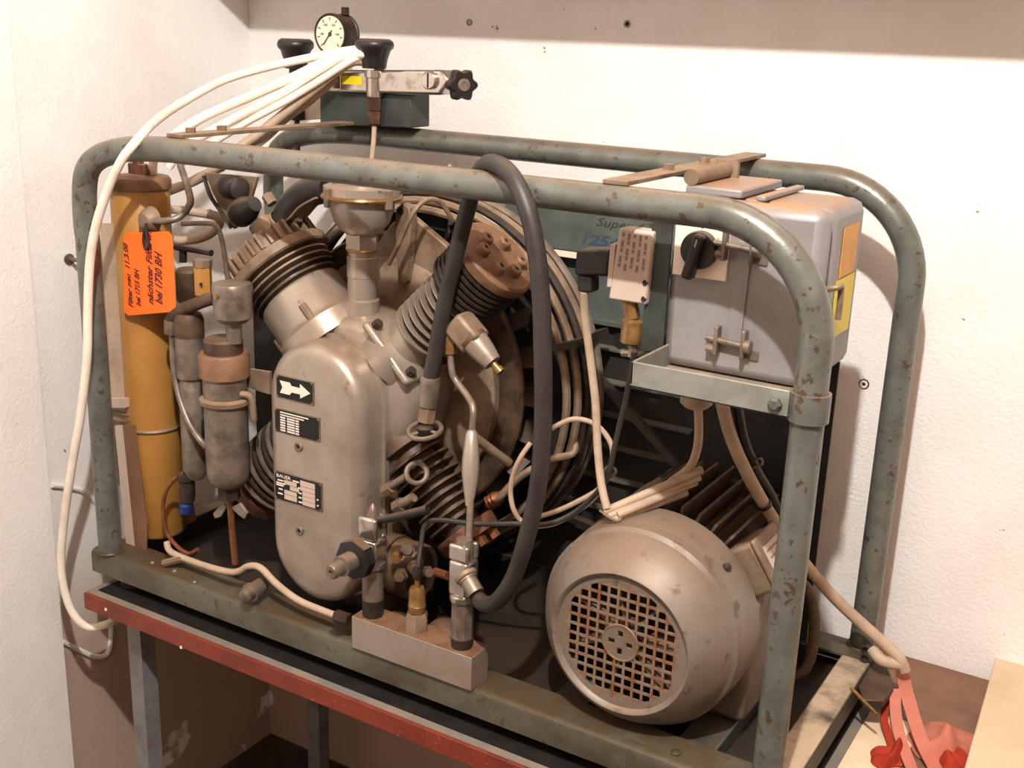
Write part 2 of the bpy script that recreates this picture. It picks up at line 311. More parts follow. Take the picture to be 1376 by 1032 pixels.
# bracket that carries the switch box, clamped on the right front post
br = part('box_bracket', MB().box(1.075, 1.288, -.023, -.019, .538, .572).box(1.075, 1.288, -.023, .11, .538, .541).box(1.075, 1.079, -.023, .13, .541, .572), 'bracketgrey', fr, 'flat grey bracket bar', .001)
part('clamp', MB().lathe((L, 0, .533), UZ, [(TR + .0005, 0), (.0255, 0), (.0255, .036), (TR + .0005, .036)], 24, False, False), 'tube', fr, 'pipe clamp on the post')
part('bolt', MB().lathe((1.272, -.023, .553), -UY, [(.009, 0), (.009, .005), (.006, .008)], 6), 'guard', br)
part('upright_angle', MB().prism([at(px, py, .084) for px, py in ((878, 284), (905, 283), (890, 472), (860, 472))], (0, .004, 0)), 'darkgreen', fr, 'dark upright angle beside the switch box')
lug = part('lifting_lug', MB().prism([atz(px, py, -.012) for px, py in ((1166, 890), (1184, 884), (1196, 903), (1201, 925), (1186, 942), (1160, 940), (1150, 914))], (0, 0, -.016)), 'darkiron', fr, 'dark lug at the rear corner', .002)
for p in (at(1163, 873, .43), at(1162, 884, .42)): part('bolt', MB().lathe(p + V((0, .01, 0)), -UY, [(.008, 0), (.008, .012), (.005, .012), (.004, .006)], 8), 'darkiron', lug)
part('strap_eye', MB().tube([at(1172, 872, .42), at(1186, 888, .41), at(1212, 893, .42)], .010, 10, 4), 'cabledirty', fr)

# ---------------------------------------------------------------- belt guard behind everything
gd = thing('belt_guard', 'dark green sheet metal belt guard with louvre ribs behind motor and coil', 'guard', (.95, .43, -.042))
part('upper_panel', MB().box(.60, 1.205, .425, .43, .612, .735), 'guard', gd, 'grey green upper panel', .002)
part('ledge', MB().box(.60, 1.205, .41, .43, .606, .613), 'guarddark', gd)
part('middle_panel', MB().box(.60, 1.205, .428, .432, .50, .606), 'guard', gd)
part('ledge', MB().box(.60, 1.205, .412, .432, .494, .501), 'guard', gd)
part('lower_panel', MB().box(.60, 1.225, .430, .434, -.042, .496), 'guarddark', gd, 'black lower panel')
for i, z in enumerate((.455, .395, .335, .275, .215, .155)):
    part('louvre_rib', MB().prism([(.62, .43, z), (.62, .418, z - .004), (.62, .418, z - .007), (.62, .43, z - .012)], (.41 - .02 * i, 0, 0)), 'guard', gd)
part('left_panel', MB().box(-.03, .60, .436, .440, -.042, .545), 'guarddark', gd, 'black sheet behind the separators')
part('side_panel', MB().box(1.205, 1.21, .36, .434, -.042, .56), 'guarddark', gd)
text('scrawl', 'Super 6352', .021, 'darkink', gd, at(800, 303, .4245), UX, UZ, .3, .0004, .135)
text('scrawl', '1254', .026, 'blueink', gd, at(777, 326, .4245), UX, UZ, .25, .0004, .072)
p = at(757, 342, .40); part('label_strip', MB().box(p.x - .022, p.x + .022, .405, .409, p.z - .005, p.z + .005), 'white', gd)
for px, py, r in ((838, 458, .019),): part('cutout', MB().lathe(at(px, py, .424), UY, [(r, 0), (r, .004)], 16), 'hole', gd)

# ---------------------------------------------------------------- flywheel, fan, belt and cooling coil
AX, AZ = .5, .385
fan = thing('cooling_fan', 'large brown grey disc of the flywheel fan behind the finned cylinder', 'fan', (AX + .02, .3, -.042))
part('front_disc', MB().lathe((AX, .245, AZ), UY, [(.06, -.01), (.12, -.006), (.13, -.016), (.17, -.016), (.18, 0), (.252, 0), (.256, .004), (.256, .01), (.1, .014)], 64), 'grime', fan, 'brown grey front disc')
for i in range(24):
    a = i * 2 * math.pi / 24; c = V((AX, .29, AZ)); e = V((math.cos(a), 0, math.sin(a))); tn = V((-math.sin(a), 0, math.cos(a)))
    part('fan_blade', MB().obox(c + e * .215, e, (tn * .6 + UY * .8).normalized(), (tn * .8 - UY * .6).normalized(), .12, .05, .003), 'darkiron', fan)
part('fan_shroud', MB().lathe((AX, .366, AZ), UY, [(.06, 0), (.288, 0), (.292, -.012), (.294, -.012), (.292, .004), (.06, .004)], 56), 'guarddark', fan)
part('fan_hub', MB().lathe((AX, .25, AZ), UY, [(.16, 0), (.16, .07), (.19, .075), (.19, .1), (.03, .1)], 40), 'darkiron', fan)
part('pulley_rim', MB().lathe((AX, .375, AZ), UY, [(.2, 0), (.225, 0), (.215, .012), (.225, .024), (.2, .024)], 48), 'darkiron', fan)
MX, MZ = 1.075, .149
dx, dz = MX - AX, MZ - AZ; ang = math.atan2(dz, dx); D_ = math.hypot(dx, dz); off = math.acos((.22 - .05) / D_)
bl = []
for k in range(25): a = ang + off + (2 * math.pi - 2 * off) * k / 24; bl.append(V((AX + .22 * math.cos(a), .387, AZ + .22 * math.sin(a))))
for k in range(9): a = ang - off + 2 * off * k / 8; bl.append(V((MX + .05 * math.cos(a), .387, MZ + .05 * math.sin(a))))
lp = []
for i, p in enumerate(bl):
    t = (bl[(i + 1) % len(bl)] - bl[i - 1]).normalized(); n = t.cross(UY).normalized()
    lp.append([p + UY * .009 + n * .007, p - UY * .009 + n * .007, p - UY * .006 - n * .005, p + UY * .006 - n * .005])
lp.append(lp[0])
single('drive_belt', MB().loops(lp, True, False, False), 'black', 'black V belt slanting down from the flywheel to the motor', 'belt')
coil = thing('cooling_coil', 'nested rings of dusty metal cooling pipe around the fan', 'pipe coil', (AX + .03, .33, .05))
CC = (.525, .38)
for i, (y, R, m) in enumerate(((.275, .300, 'cast'), (.292, .312, 'cast'), (.306, .322, 'darkiron'), (.325, .322, 'cast'), (.345, .326, 'steel'), (.362, .312, 'darkiron'))):
    part('coil_ring', MB().ring((CC[0], y, CC[1]), UY, R, .0072, 72, 8), m, coil)
for a in (20, 110, 200, 290):
    e = V((math.cos(math.radians(a)), 0, math.sin(math.radians(a)))); part('coil_clip', MB().obox(V((CC[0], .32, CC[1])) + e * .318, e, UY, e.cross(UY), .045, .11, .012), 'darkiron', coil)
part('outlet_pipe', MB().tube([at(650, 690, .2), at(672, 668, .2), at(700, 640, .22), at(740, 618, .25), at(765, 612, .28), at(773, 603, .29), at(770, 590, .3)], .0068, 10, 5), 'cast', coil)
part('corrugated_nut', MB().lathe(at(655, 678, .2), at(690, 655, .21) - at(655, 678, .2), [(.012, 0), (.014, .004), (.012, .008), (.014, .012), (.012, .016), (.014, .020), (.012, .024), (.009, .032)], 12), 'copper', coil)

# ---------------------------------------------------------------- compressor block
cb = thing('compressor_block', 'silver grey piston compressor block with finned cylinders set in an X', 'compressor', (AX, .15, -.042))
def stadium(r, y, cx=.484, z0=.122, z1=.384, n=16):
    o = [V((cx + r * math.cos(math.pi * i / n), y, z1 + r * math.sin(math.pi * i / n))) for i in range(n + 1)]
    o += [V((cx + r * math.cos(math.pi + math.pi * i / n), y, z0 + r * math.sin(math.pi + math.pi * i / n))) for i in range(n + 1)]; return o
gc = part('gear_cover', MB().loops([stadium(.1, .088), stadium(.1, .056), stadium(.0985, .045), stadium(.094, .037), stadium(.087, .032), stadium(.078, .030)]), 'silver', cb, 'smooth silver cover with name plates')
part('cover_flange', MB().loops([stadium(.106, .088), stadium(.106, .1)]), 'silver', cb)
for px, py in ((402, 600), (403, 713)):
    p = at(px, py, .03); s_ = part('cover_screw', MB().lathe(p + UY * .002, -UY, [(.0085, 0), (.0085, .004), (.0075, .0055), (.0042, .0055), (.004, .002)], 16), 'steel', gc)
    part('socket', MB().lathe(p + UY * .001, -UY, [(.0042, 0), (.0042, .002)], 6), 'hole', s_)
def plate(quad, fill, name):
    q = [at(px, py, .0295) for px, py in quad]; c = (q[0] + q[1] + q[2] + q[3]) / 4; w = ((q[1] - q[0]).length + (q[2] - q[3]).length) / 2; h = ((q[3] - q[0]).length + (q[2] - q[1]).length) / 2
    pl = part(name, MB().box(c.x - w / 2, c.x + w / 2, .0282, .0305, c.z - h / 2, c.z + h / 2), 'steel', gc, None, .0006)
    part('plate_face', MB().box(c.x - w / 2 + .002, c.x + w / 2 - .002, .0277, .0284, c.z - h / 2 + .002, c.z + h / 2 - .002), fill, gc)
    for i in (-1, 1):
        for j in (-1, 1): part('rivet', MB().lathe((c.x + i * (w / 2 - .0035), .0283, c.z + j * (h / 2 - .0035)), -UY, [(.0024, 0), (.0018, .0014)], 8), 'brass' if j < 0 else 'steel', gc)
    return c, w, h
c, w, h = plate([(371, 503), (421, 512), (423, 546), (372, 533)], 'hole', 'arrow_plate')
a = lambda u, v: V((c.x + u * w, .0276, c.z + v * h))
part('arrow', MB().prism([a(-.38, .26), a(-.12, .26), a(-.07, .13), a(.16, .13), a(.16, .30), a(.42, 0), a(.16, -.30), a(.16, -.13), a(-.07, -.13), a(-.12, -.26), a(-.38, -.26), a(-.31, 0)], (0, -.0008, 0)), 'white', gc, 'white rotation arrow')
c, w, h = plate([(369, 545), (430, 563), (431, 596), (370, 578)], 'hole', 'data_plate')
mb = MB()
for r in range(8):
    z = c.z + h * (.36 - r * .105); yy = (.0270, .0279)
    if r < 2: mb.box(c.x - w * .36, c.x + w * (.26 - .1 * r), *yy, z - h * .022, z + h * .022)
    else:
        mb.box(c.x - w * .36, c.x - w * .25, *yy, z - h * .03, z + h * .03).box(c.x - w * .21, c.x - w * .04, *yy, z - h * .03, z + h * .03).box(c.x - w * .02, c.x + w * .05, *yy, z - h * .03, z + h * .03)
part('plate_lettering', mb, 'white', gc)
c, w, h = plate([(369, 631), (433, 649), (434, 690), (370, 668)], 'hole', 'rating_plate')
yy = (.0270, .0279); mb = MB()
for x0, x1, z0, z1 in ((-.28, -.02, .12, .26), (-.16, .03, -.04, .1), (-.28, -.02, -.22, -.08), (-.28, -.02, -.4, -.24), (.06, .36, .22, .40), (.06, .36, .06, .20), (.1, .36, -.1, .04), (.1, .36, -.26, -.12), (.1, .36, -.42, -.28)):
    mb.box(c.x + x0 * w, c.x + x1 * w, *yy, c.z + z0 * h, c.z + z1 * h)
part('plate_fields', mb, 'cream', gc)
mb = MB()
for x0, x1, z in ((-.1, .03, .31), (-.42, -.3, .2), (-.45, -.26, .1), (-.45, -.3, .03), (-.4, -.32, -.1), (-.42, -.32, -.26), (.01, .05, .12), (.03, .08, -.05), (.02, .08, -.2), (.02, .09, -.36), (.40, .43, -.1), (.40, .43, -.3)):
    mb.box(c.x + x0 * w, c.x + x1 * w, *yy, c.z + z * h - h * .022, c.z + z * h + h * .022)
part('plate_lettering', mb, 'white', gc)
text('plate_lettering', 'BAUER', .0085, 'white', gc, (c.x - w * .45, .0276, c.z + h * .30), UX, UZ, 0, .0003, w * .3)

part('crankcase', MB().lathe((AX, .1, AZ), UY, [(.112, 0), (.120, .004), (.128, .014), (.133, .035), (.136, .06), (.136, .09), (.132, .115), (.145, .12), (.145, .134), (.05, .136)], 56), 'silver', cb, 'rounded silver crankcase')
part('sump', MB().box(.40, .60, .1, .24, -.02, .34), 'grime', cb, 'grimy lower crankcase', .02)
C0 = V((AX, .15, AZ))
# upper left first stage cylinder
d = V((-1, 0, 1)).normalized(); u, v, d = basis(d)
cy = part('wide_cylinder', MB().lathe(C0, d, [(.085, .095), (.085, .128), (.08, .134), (.077, .14), (.077, .196), (.074, .202), (.066, .205), (.066, .265)], 40), 'silver', cb, 'broad first stage cylinder')
for i in range(4):
    t = .207 + i * .0115; part('cooling_fin', MB().lathe(C0, d, [(.064, t), (.081 + .002 * i, t), (.081 + .002 * i, t + .0035), (.064, t + .0035)], 40, False, False), 'grime' if i < 2 else 'cast', cy)
for k in range(4):
    a_ = k * math.pi / 2 + .6; e = u * math.cos(a_) + v * math.sin(a_); part('stud', MB().cyl(C0 + d * .128 + e * .078, C0 + d * .16 + e * .078, .007, n=8), 'cast', cy)
hd = part('cylinder_head', MB().lathe(C0, d, [(.093, .252), (.096, .255), (.096, .270), (.091, .273), (.078, .275), (.076, .305), (.066, .312), (.02, .314)], 40), 'cast', cb, 'ribbed head of the broad cylinder')
for k in range(30):
    a_ = k * 2 * math.pi / 30; e = u * math.cos(a_) + v * math.sin(a_); part('head_rib', MB().obox(C0 + d * .290 + e * .08, e, d, e.cross(d), .018, .030, .005), 'cast', hd)
part('head_port', MB().cyl(C0 + d * .31 - v * .02, C0 + d * .345 - v * .02, .024), 'cast', hd)
part('head_bracket', MB().obox(C0 + d * .325 + u * .05, u, v, d, .03, .03, .03), 'darkiron', hd, None, .004)
# upper right last stage cylinder
d = V((1, 0, 1)).normalized(); u, v, d = basis(d)
cy = part('slim_cylinder', MB().lathe(C0, d, [(.066, .09), (.066, .128), (.054, .132), (.046, .136), (.044, .17), (.036, .17), (.036, .35)], 36), 'silver', cb, 'slim finned last stage cylinder')
part('base_flange', MB().obox(C0 + d * .124, u, v, d, .125, .125, .014), 'silver', cy, None, .006)
for su in (-1, 1):
    for sv in (-1, 1): part('flange_bolt', MB().cyl(C0 + d * .125 + u * su * .048 + v * sv * .048, C0 + d * .143 + u * su * .048 + v * sv * .048, .008, n=6), 'darkiron', cy)
for i in range(7):
    t = .172 + i * .0155; part('cooling_fin', MB().lathe(C0, d, [(.034, t), (.0545, t), (.0545, t + .0022), (.034, t + .0022)], 36, False, False), 'silver', cy)
part('barrel', MB().lathe(C0, d, [(.038, .168), (.038, .30)], 32), 'darkiron', cy)
for i in range(6):
    t = .288 + i * .0105; part('cooling_fin', MB().lathe(C0, d, [(.034, t), (.066, t), (.066, t + .005), (.034, t + .005)], 36, False, False), 'darkiron', cy)
hd = part('valve_head', MB().lathe(C0, d, [(.067, .350), (.068, .352), (.068, .366), (.064, .370)], 36), 'head', cb, 'dusty brown round valve head')
for i, j in ((-.03, .022), (0, .034), (.032, .022), (-.024, -.016), (.012, -.030), (.036, -.014)):
    p = C0 + d * .369 + u * i + v * j; b_ = part('head_bolt', MB().lathe(p, d, [(.0115, 0), (.0105, .012), (.0085, .014), (.004, .014), (.004, .010)], 12), 'head', hd)
    part('socket', MB().cyl(p + d * .010, p + d * .0125, .004, n=6), 'hole', b_)
# lower right, rusty
d = V((1, 0, -1)).normalized(); u, v, d = basis(d)
cy = part('rusty_cylinder', MB().lathe(C0, d, [(.06, .09), (.06, .13), (.035, .135), (.035, .30)], 32), 'grime', cb, 'rust brown lower finned cylinder')
for i in range(9):
    t = .15 + i * .0155; part('cooling_fin', MB().lathe(C0, d, [(.034, t), (.056, t), (.056, t + .004), (.034, t + .004)], 32, False, False), 'grime', cy)
part('cylinder_head', MB().lathe(C0, d, [(.055, .295), (.056, .30), (.054, .32)], 28), 'rust', cy)
for k in range(6):
    a_ = k * math.pi / 3; e = u * math.cos(a_) + v * math.sin(a_); part('head_bolt', MB().cyl(C0 + d * .318 + e * .036, C0 + d * .338 + e * .036, .0095, n=6), 'copper', cy)
# lower left, mostly behind the cover
d = V((-1, 0, -1)).normalized()
cy = part('dark_cylinder', MB().lathe(C0, d, [(.06, .09), (.06, .13), (.05, .135), (.05, .33)], 32), 'darkiron', cb, 'dark lower finned cylinder')
for i in range(10):
    t = .15 + i * .016; part('cooling_fin', MB().lathe(C0, d, [(.05, t), (.078, t), (.078, t + .004), (.05, t + .004)], 32, False, False), 'steel' if i % 2 else 'darkiron', cy)
part('cylinder_head', MB().lathe(C0, d, [(.07, .32), (.07, .345), (.03, .35)], 28), 'rust', cy)
# oil filler neck and bowl
n0 = at(487, 415, .15); z_ = lambda py: at(487, py, .15).z
nk = part('filler_neck', MB().lathe((n0.x, .15, 0), UZ, [(.029, z_(425)), (.029, z_(402)), (.0245, z_(400)), (.0245, z_(372)), (.0255, z_(371)), (.0255, z_(345)), (.0245, z_(344)), (.0245, z_(334))], 28), 'silver', cb, 'silver filler neck')
part('neck_band', MB().ring((n0.x, .15, z_(335)), UZ, .025, .0025, 28, 6), 'brass', nk)
part('neck_hex', MB().cyl((n0.x, .15, z_(333)), (n0.x, .15, z_(310)), .0285, n=6), 'silver', nk)
bw = part('filter_bowl', MB().lathe((n0.x, .15, 0), UZ, [(.022, z_(316)), (.034, z_(310)), (.046, z_(298)), (.053, z_(280)), (.055, z_(266)), (.063, z_(265)), (.063, z_(250)), (.05, z_(246)), (.05, z_(240)), (.01, z_(236))], 36), 'silver', cb, 'silver intake bowl with clamp ring')
part('clamp_ring', MB().ring((n0.x, .15, z_(264)), UZ, .063, .0045, 36, 8), 'brass', bw)
for a_ in (-1.9, -.2, 2.4): e = V((math.cos(a_), math.sin(a_), 0)); part('clip', MB().obox(V((n0.x, .15, z_(263))) + e * .066, e, e.cross(UZ), UZ, .006, .012, .03), 'cast', bw, None, .001)
# rear housing plate with lugs
hs = part('rear_housing', MB().prism([at(525, 300, .225), at(548, 286, .225), at(600, 330, .225), at(610, 420, .225), at(560, 470, .225), at(505, 440, .225), at(505, 330, .225)], (0, .015, 0)), 'cast', cb, 'tan rear housing plate', .003)
part('rear_housing_arc', MB().lathe((AX, .215, AZ), UY, [(.15, 0), (.205, .002), (.215, .01), (.215, .025), (.15, .026)], 56), 'cast', cb)
part('lug', MB().prism([at(530, 300, .2), at(532, 280, .2), at(540, 273, .2), at(550, 280, .2), at(552, 300, .2), at(545, 380, .2), at(535, 380, .2)], (0, .02, 0)), 'cast', hs, None, .002)
part('lug_hole', MB().lathe(at(538, 284, .199), UY, [(.006, 0), (.006, .003)], 10), 'hole', hs)
part('capillary', MB().tube([at(522, 355, .15), at(535, 330, .15), at(548, 300, .15), at(560, 280, .16), at(575, 268, .18), at(592, 272, .2), at(604, 290, .21), at(606, 300, .22)], .0042, 8, 5), 'cast', cb)
# intake elbow at the upper left
el = thing('intake_hose', 'short fat black rubber elbow hose from cylinder head to silver bowl', 'hose', at(400, 300, .17))
part('hose_body', MB().tube([at(382, 300, .17), at(392, 278, .17), at(408, 262, .17), at(432, 254, .16), at(446, 254, .15)], .025, 16, 6), 'blackgloss', el)
part('hose_clamp', MB().lathe(at(378, 306, .17), at(388, 286, .17) - at(378, 306, .17), [(.0265, 0), (.0285, .002), (.0285, .015), (.0265, .017)], 24, False, False), 'cast', el)
part('clamp_screw', MB().cyl(at(394, 296, .145), at(402, 292, .145), .008, n=8), 'cast', el)
ip = thing('intake_bracket', 'tan triangular bracket plate with black rubber mounts under the front tube', 'bracket', at(310, 300, .2))
part('plate', MB().prism([at(274, 232, .2), at(345, 238, .2), at(330, 290, .2), at(314, 308, .2), at(296, 282, .2)], (0, .008, 0)), 'cast', ip, None, .001)
part('edge_bead', MB().tube([at(274, 236, .198), at(282, 262, .198), at(298, 286, .198), at(311, 306, .198)], .004, 6, 4), 'darkiron', ip)
part('rubber_mount', MB().lathe(at(304, 250, .19), at(345, 258, .17) - at(304, 250, .19), [(.018, 0), (.022, .006), (.022, .02), (.016, .03), (.02, .045), (.012, .05)], 14), 'black', ip)
part('rubber_mount', MB().lathe(at(318, 290, .18), at(352, 268, .17) - at(318, 290, .18), [(.02, 0), (.026, .01), (.026, .03), (.02, .045), (.014, .06)], 14), 'blackgloss', ip)
part('bolt', MB().cyl(at(358, 262, .165), at(366, 274, .165), .010, n=6), 'cast', ip)
part('curved_sheet', MB().ribbon([at(385, 300, .15), at(400, 292, .15), at(415, 276, .15), at(436, 264, .15)], UY, .05, .003), 'cast', ip)

# safety valve with its pipe
sv = thing('safety_valve', 'rust stained silver safety valve pointing down beside the black hose', 'valve', at(640, 460, .09))
a0, a1 = at(612, 428, .09), at(666, 492, .09); dd = (a1 - a0).normalized()
part('valve_body', MB().obox(a0.lerp(a1, .28), dd, dd.cross(UY).normalized(), UY, .05, .042, .04), 'cast', sv, None, .006)
part('valve_cone', MB().lathe(a0.lerp(a1, .5), dd, [(.022, -.005), (.021, .004), (.019, .02), (.0145, .042), (.013, .042)], 20), 'silver', sv)
part('tip_screw', MB().lathe(a0.lerp(a1, .92), dd, [(.0055, 0), (.0055, .012), (.0075, .012), (.0075, .02)], 10), 'brass', sv)
part('rust_collar', MB().lathe(a0.lerp(a1, .48), dd, [(.0225, -.006), (.0225, .001)], 20), 'rust', sv)
part('pipe_nut', MB().cyl(at(605, 440, .085), at(605, 474, .085), .0115, n=6), 'brass', sv)
part('elbow', MB().cyl(at(605, 446, .088), at(620, 440, .09), .010, n=10), 'cast', sv)
pp = thing('bleed_pipe', 'thin bent steel pipe with a spindle shaped sleeve down to the block', 'pipe', at(632, 725, .01))
part('pipe', MB().tube([at(605, 472, .085), at(607, 498, .08), at(613, 512, .08), at(630, 535, .07), at(636, 552, .06), at(634, 590, .05), at(633, 650, .03), at(630, 728, .008)], .0056, 10, 5), 'steel', pp)
part('sleeve', MB().lathe(at(634, 578, .05), at(631, 668, .025) - at(634, 578, .05), [(.006, 0), (.009, .004), (.011, .02), (.0135, .045), (.0135, .065), (.011, .085), (.007, .108), (.006, .115)], 18), 'silver', pp, 'grey spindle sleeve')
part('slot_strip', MB().cyl(at(638, 588, .055), at(684, 622, .12), .0075, n=10), 'cast', pp)
# lower brass and dark fittings around the rusty cylinder
of = thing('oil_pump', 'round greasy oil pump with brass fittings behind the valve block', 'pump', at(540, 790, .06))
a0 = V((.64, .085, .11))
part('pump_body', MB().lathe(a0, -UX, [(.045, -.03), (.048, -.025), (.048, .02), (.052, .02), (.052, .05), (.045, .055)], 28), 'grime', of)
for px, py, r, ln in ((533, 745, .010, .02), (548, 738, .012, .022), (556, 760, .011, .02), (540, 772, .012, .024), (574, 768, .010, .02)):
    p = at(px, py, .03); part('brass_union', MB().lathe(p, V((.4 + 9 * r * (py % 7 - 3), -.6, .2 + .1 * (py % 5 - 2))), [(r, 0), (r, ln * .5), (r * .75, ln * .5), (r * .75, ln), (r * .4, ln)], 6), 'brass' if px % 2 else 'grime', of)
part('stub_pipe', MB().cyl(at(585, 768, .03), at(602, 774, .02), .007, n=8), 'copper', of)
part('drain_cap', MB().lathe(at(533, 832, .05), UZ, [(.024, -.02), (.024, .0), (.018, .006), (.008, .008)], 18), 'darkiron', of)
part('drain_cap', MB().lathe(at(597, 842, .055), UZ, [(.026, -.02), (.026, .0), (.02, .006), (.008, .01)], 18), 'grime', of)
eb = thing('eye_bolt', 'steel eye bolt with round ring lying in front of the lower fins', 'bolt', at(540, 650, .07))
e0 = at(560, 636, .07); part('ring', MB().ring(e0, (EYE - e0) + UX * .3 + UZ * .5, .0165, .0045, 28, 8), 'steel', eb); part('shank', MB().cyl(at(546, 640, .07), at(515, 660, .07), .0065, n=10), 'steel', eb)
part('nut', MB().cyl(at(526, 654, .07), at(517, 660, .07), .0105, n=6), 'cast', eb)
pg = thing('plug_fitting', 'small steel hex plug under the eye bolt', 'fitting', at(540, 678, .07))
part('hex', MB().cyl(at(532, 682, .07), at(540, 677, .07), .012, n=6), 'steel', pg); part('thread', MB().cyl(at(540, 677, .07), at(556, 668, .07), .008), 'cast', pg)
hc = thing('ring_valve', 'round hand wheel valve under the black hose coupling', 'valve', at(572, 580, .06))
h0 = at(571, 578, .06); part('hand_wheel', MB().ring(h0, UZ - UY * .28, .026, .004, 28, 8), 'steel', hc); part('wheel_hub', MB().lathe(h0 - UZ * .012, UZ, [(.01, 0), (.013, .006), (.013, .016), (.008, .02)], 16), 'darkiron', hc)
for k in range(3):
    e = V((math.cos(k * 2.09), math.sin(k * 2.09) * .96, math.sin(k * 2.09) * .27)); part('wheel_spoke', MB().cyl(h0, h0 + e * .024, .003, n=6), 'steel', hc)

# ---------------------------------------------------------------- black high pressure hose looped over the front tube
hz = thing('pressure_hose', 'thick black rubber hose looped over the front tube', 'hose', at(640, 800, -.03))
pts = [at(578, 512, .07), at(586, 470, .07), at(597, 410, .07), at(612, 345, .065), at(628, 282, .055), at(638, 245, .045), at(648, 226, .025), at(662, 219, 0), at(684, 232, -.03), at(704, 268, -.045), at(718, 320, -.05), at(727, 400, -.05), at(730, 500, -.05), at(729, 590, -.05), at(721, 665, -.05), at(704, 735, -.05), at(688, 780, -.045), at(668, 808, -.04), at(652, 812, -.03), at(644, 806, -.02)]
part('hose_body', MB().tube(pts, .0125, 14, 6), 'black', hz)
part('crimp_sleeve', MB().lathe(at(575, 546, .07), at(579, 505, .07) - at(575, 546, .07), [(.0135, 0), (.016, .002), (.016, .045), (.0145, .05)], 20), 'steel', hz)
part('coupling_nut', MB().cyl(at(572, 566, .068), at(575, 546, .07), .0145, n=6), 'cast', hz)
part('crimp_sleeve', MB().lathe(at(627, 776, -.01), at(646, 808, -.022) - at(627, 776, -.01), [(.015, 0), (.015, .006), (.0135, .006), (.0135, .03)], 18), 'steel', hz)

# ---------------------------------------------------------------- valve block on the front rail
vb = thing('valve_block', 'bright rectangular metal block with valves on the front rail', 'valve block', (.72, 0, .0))
part('block', MB().box(.606, .84, -.021, .028, .0, .057), 'blockmetal', vb, None, .0008)
part('block_top', MB().box(.607, .839, -.020, .027, .0565, .0578), 'head', vb, 'brown greasy top face')
def valve(px, y_rows, Y=.002, lever=None, hexsleeve=False):
    x = at(px, y_rows[1], Y).x; zz = [at(px, q, Y).z for q in y_rows]
    o = V((x, Y, 0))
    part('valve_foot', MB().lathe(o, UZ, [(.017, .0575), (.018, zz[0] + .004)], 20), 'darkiron', vb)
    part('valve_sleeve', MB().lathe(o, UZ, [(.0175, zz[0]), (.0175, zz[1])], 8 if hexsleeve else 24), 'steel', vb)
    part('valve_ring', MB().lathe(o, UZ, [(.017, zz[1]), (.021, zz[1] + .002), (.021, zz[1] + .010), (.018, zz[1] + .012)], 24), 'chrome', vb)
    part('valve_body', MB().box(x - .0175, x + .0175, Y - .0175, Y + .0175, zz[1] + .011, zz[2]), 'chrome', vb, None, .005)
    for s in (-1, 1): part('fork', MB().box(x - .018, x + .018, Y + s * .0125 - .005, Y + s * .0125 + .005, zz[2], zz[3]), 'chrome', vb, None, .004)
    return o, zz
o, zz = valve(501, (806, 762, 722, 692))
part('cone_tip', MB().lathe(o, UZ, [(.011, zz[2]), (.011, zz[3]), (.003, zz[3] + .018), (.0005, zz[3] + .020)], 16), 'steel', vb)
part('lever', MB().tube([at(506, 700, .002), at(535, 694, .01), at(575, 685, .02)], lambda t: .0062 + .002 * t, 12, 3), 'blackgloss', vb, 'black lever')
hw = part('hand_nut', MB().lathe((o.x, -.030, zz[1] + .032), -UY, [(.017, 0), (.033, .002), (.033, .020), (.017, .023)], 8), 'blackgloss', vb, 'black octagonal hand nut')
part('threaded_spigot', MB().lathe((o.x, -.01, zz[1] + .032), -UY, [(.013, 0), (.013, .02), (.009, .02), (.009, .043), (.0165, .043), (.0165, .068), (.012, .068), (.012, .09), (.010, .093), (.004, .093), (.003, .088)], 22), 'steel', vb)
o, zz = valve(622, (858, 806, 750, 728), hexsleeve=True)
part('slotted_cap', MB().lathe(o, UZ, [(.014, zz[2]), (.014, zz[3] + .002), (.012, zz[3] + .006)], 16), 'steel', vb)
part('hose_collar', MB().lathe(at(625, 772, -.008), at(646, 806, -.02) - at(625, 772, -.008), [(.018, 0), (.018, .006), (.015, .009)], 20), 'cast', vb)
x = at(560, 840, .004).x; z = lambda py: at(560, py, .004).z
part('union_nut', MB().lathe((x, .004, 0), UZ, [(.019, .0575), (.019, z(826)), (.016, z(822))], 6), 'cast', vb); part('union_sleeve', MB().lathe((x, .004, 0), UZ, [(.014, z(826)), (.0145, z(812)), (.0135, z(811)), (.0135, z(794)), (.011, z(789)), (.0045, z(788)), (.0045, z(772))], 20), 'brass', vb)
th = thing('signal_tube', 'thin black tube from the pressure switch down to the middle union on the block', 'tube', at(562, 775, .004))
part('tube', MB().tube([at(852, 472, .08), at(848, 500, .09), at(840, 540, .1), at(828, 590, .1), at(818, 634, .1), at(802, 662, .1), at(770, 690, .1), at(735, 704, .08), at(690, 704, .06), at(640, 704, .05), at(592, 699, .04), at(572, 704, .03), at(566, 730, .02), at(562, 760, .006), at(561, 776, .004)], .0042, 8, 5), 'black', th)
part('boot', MB().lathe(at(561, 778, .004), UZ, [(.006, 0), (.009, .006), (.008, .014), (.0045, .024)], 12), 'blackgloss', th)

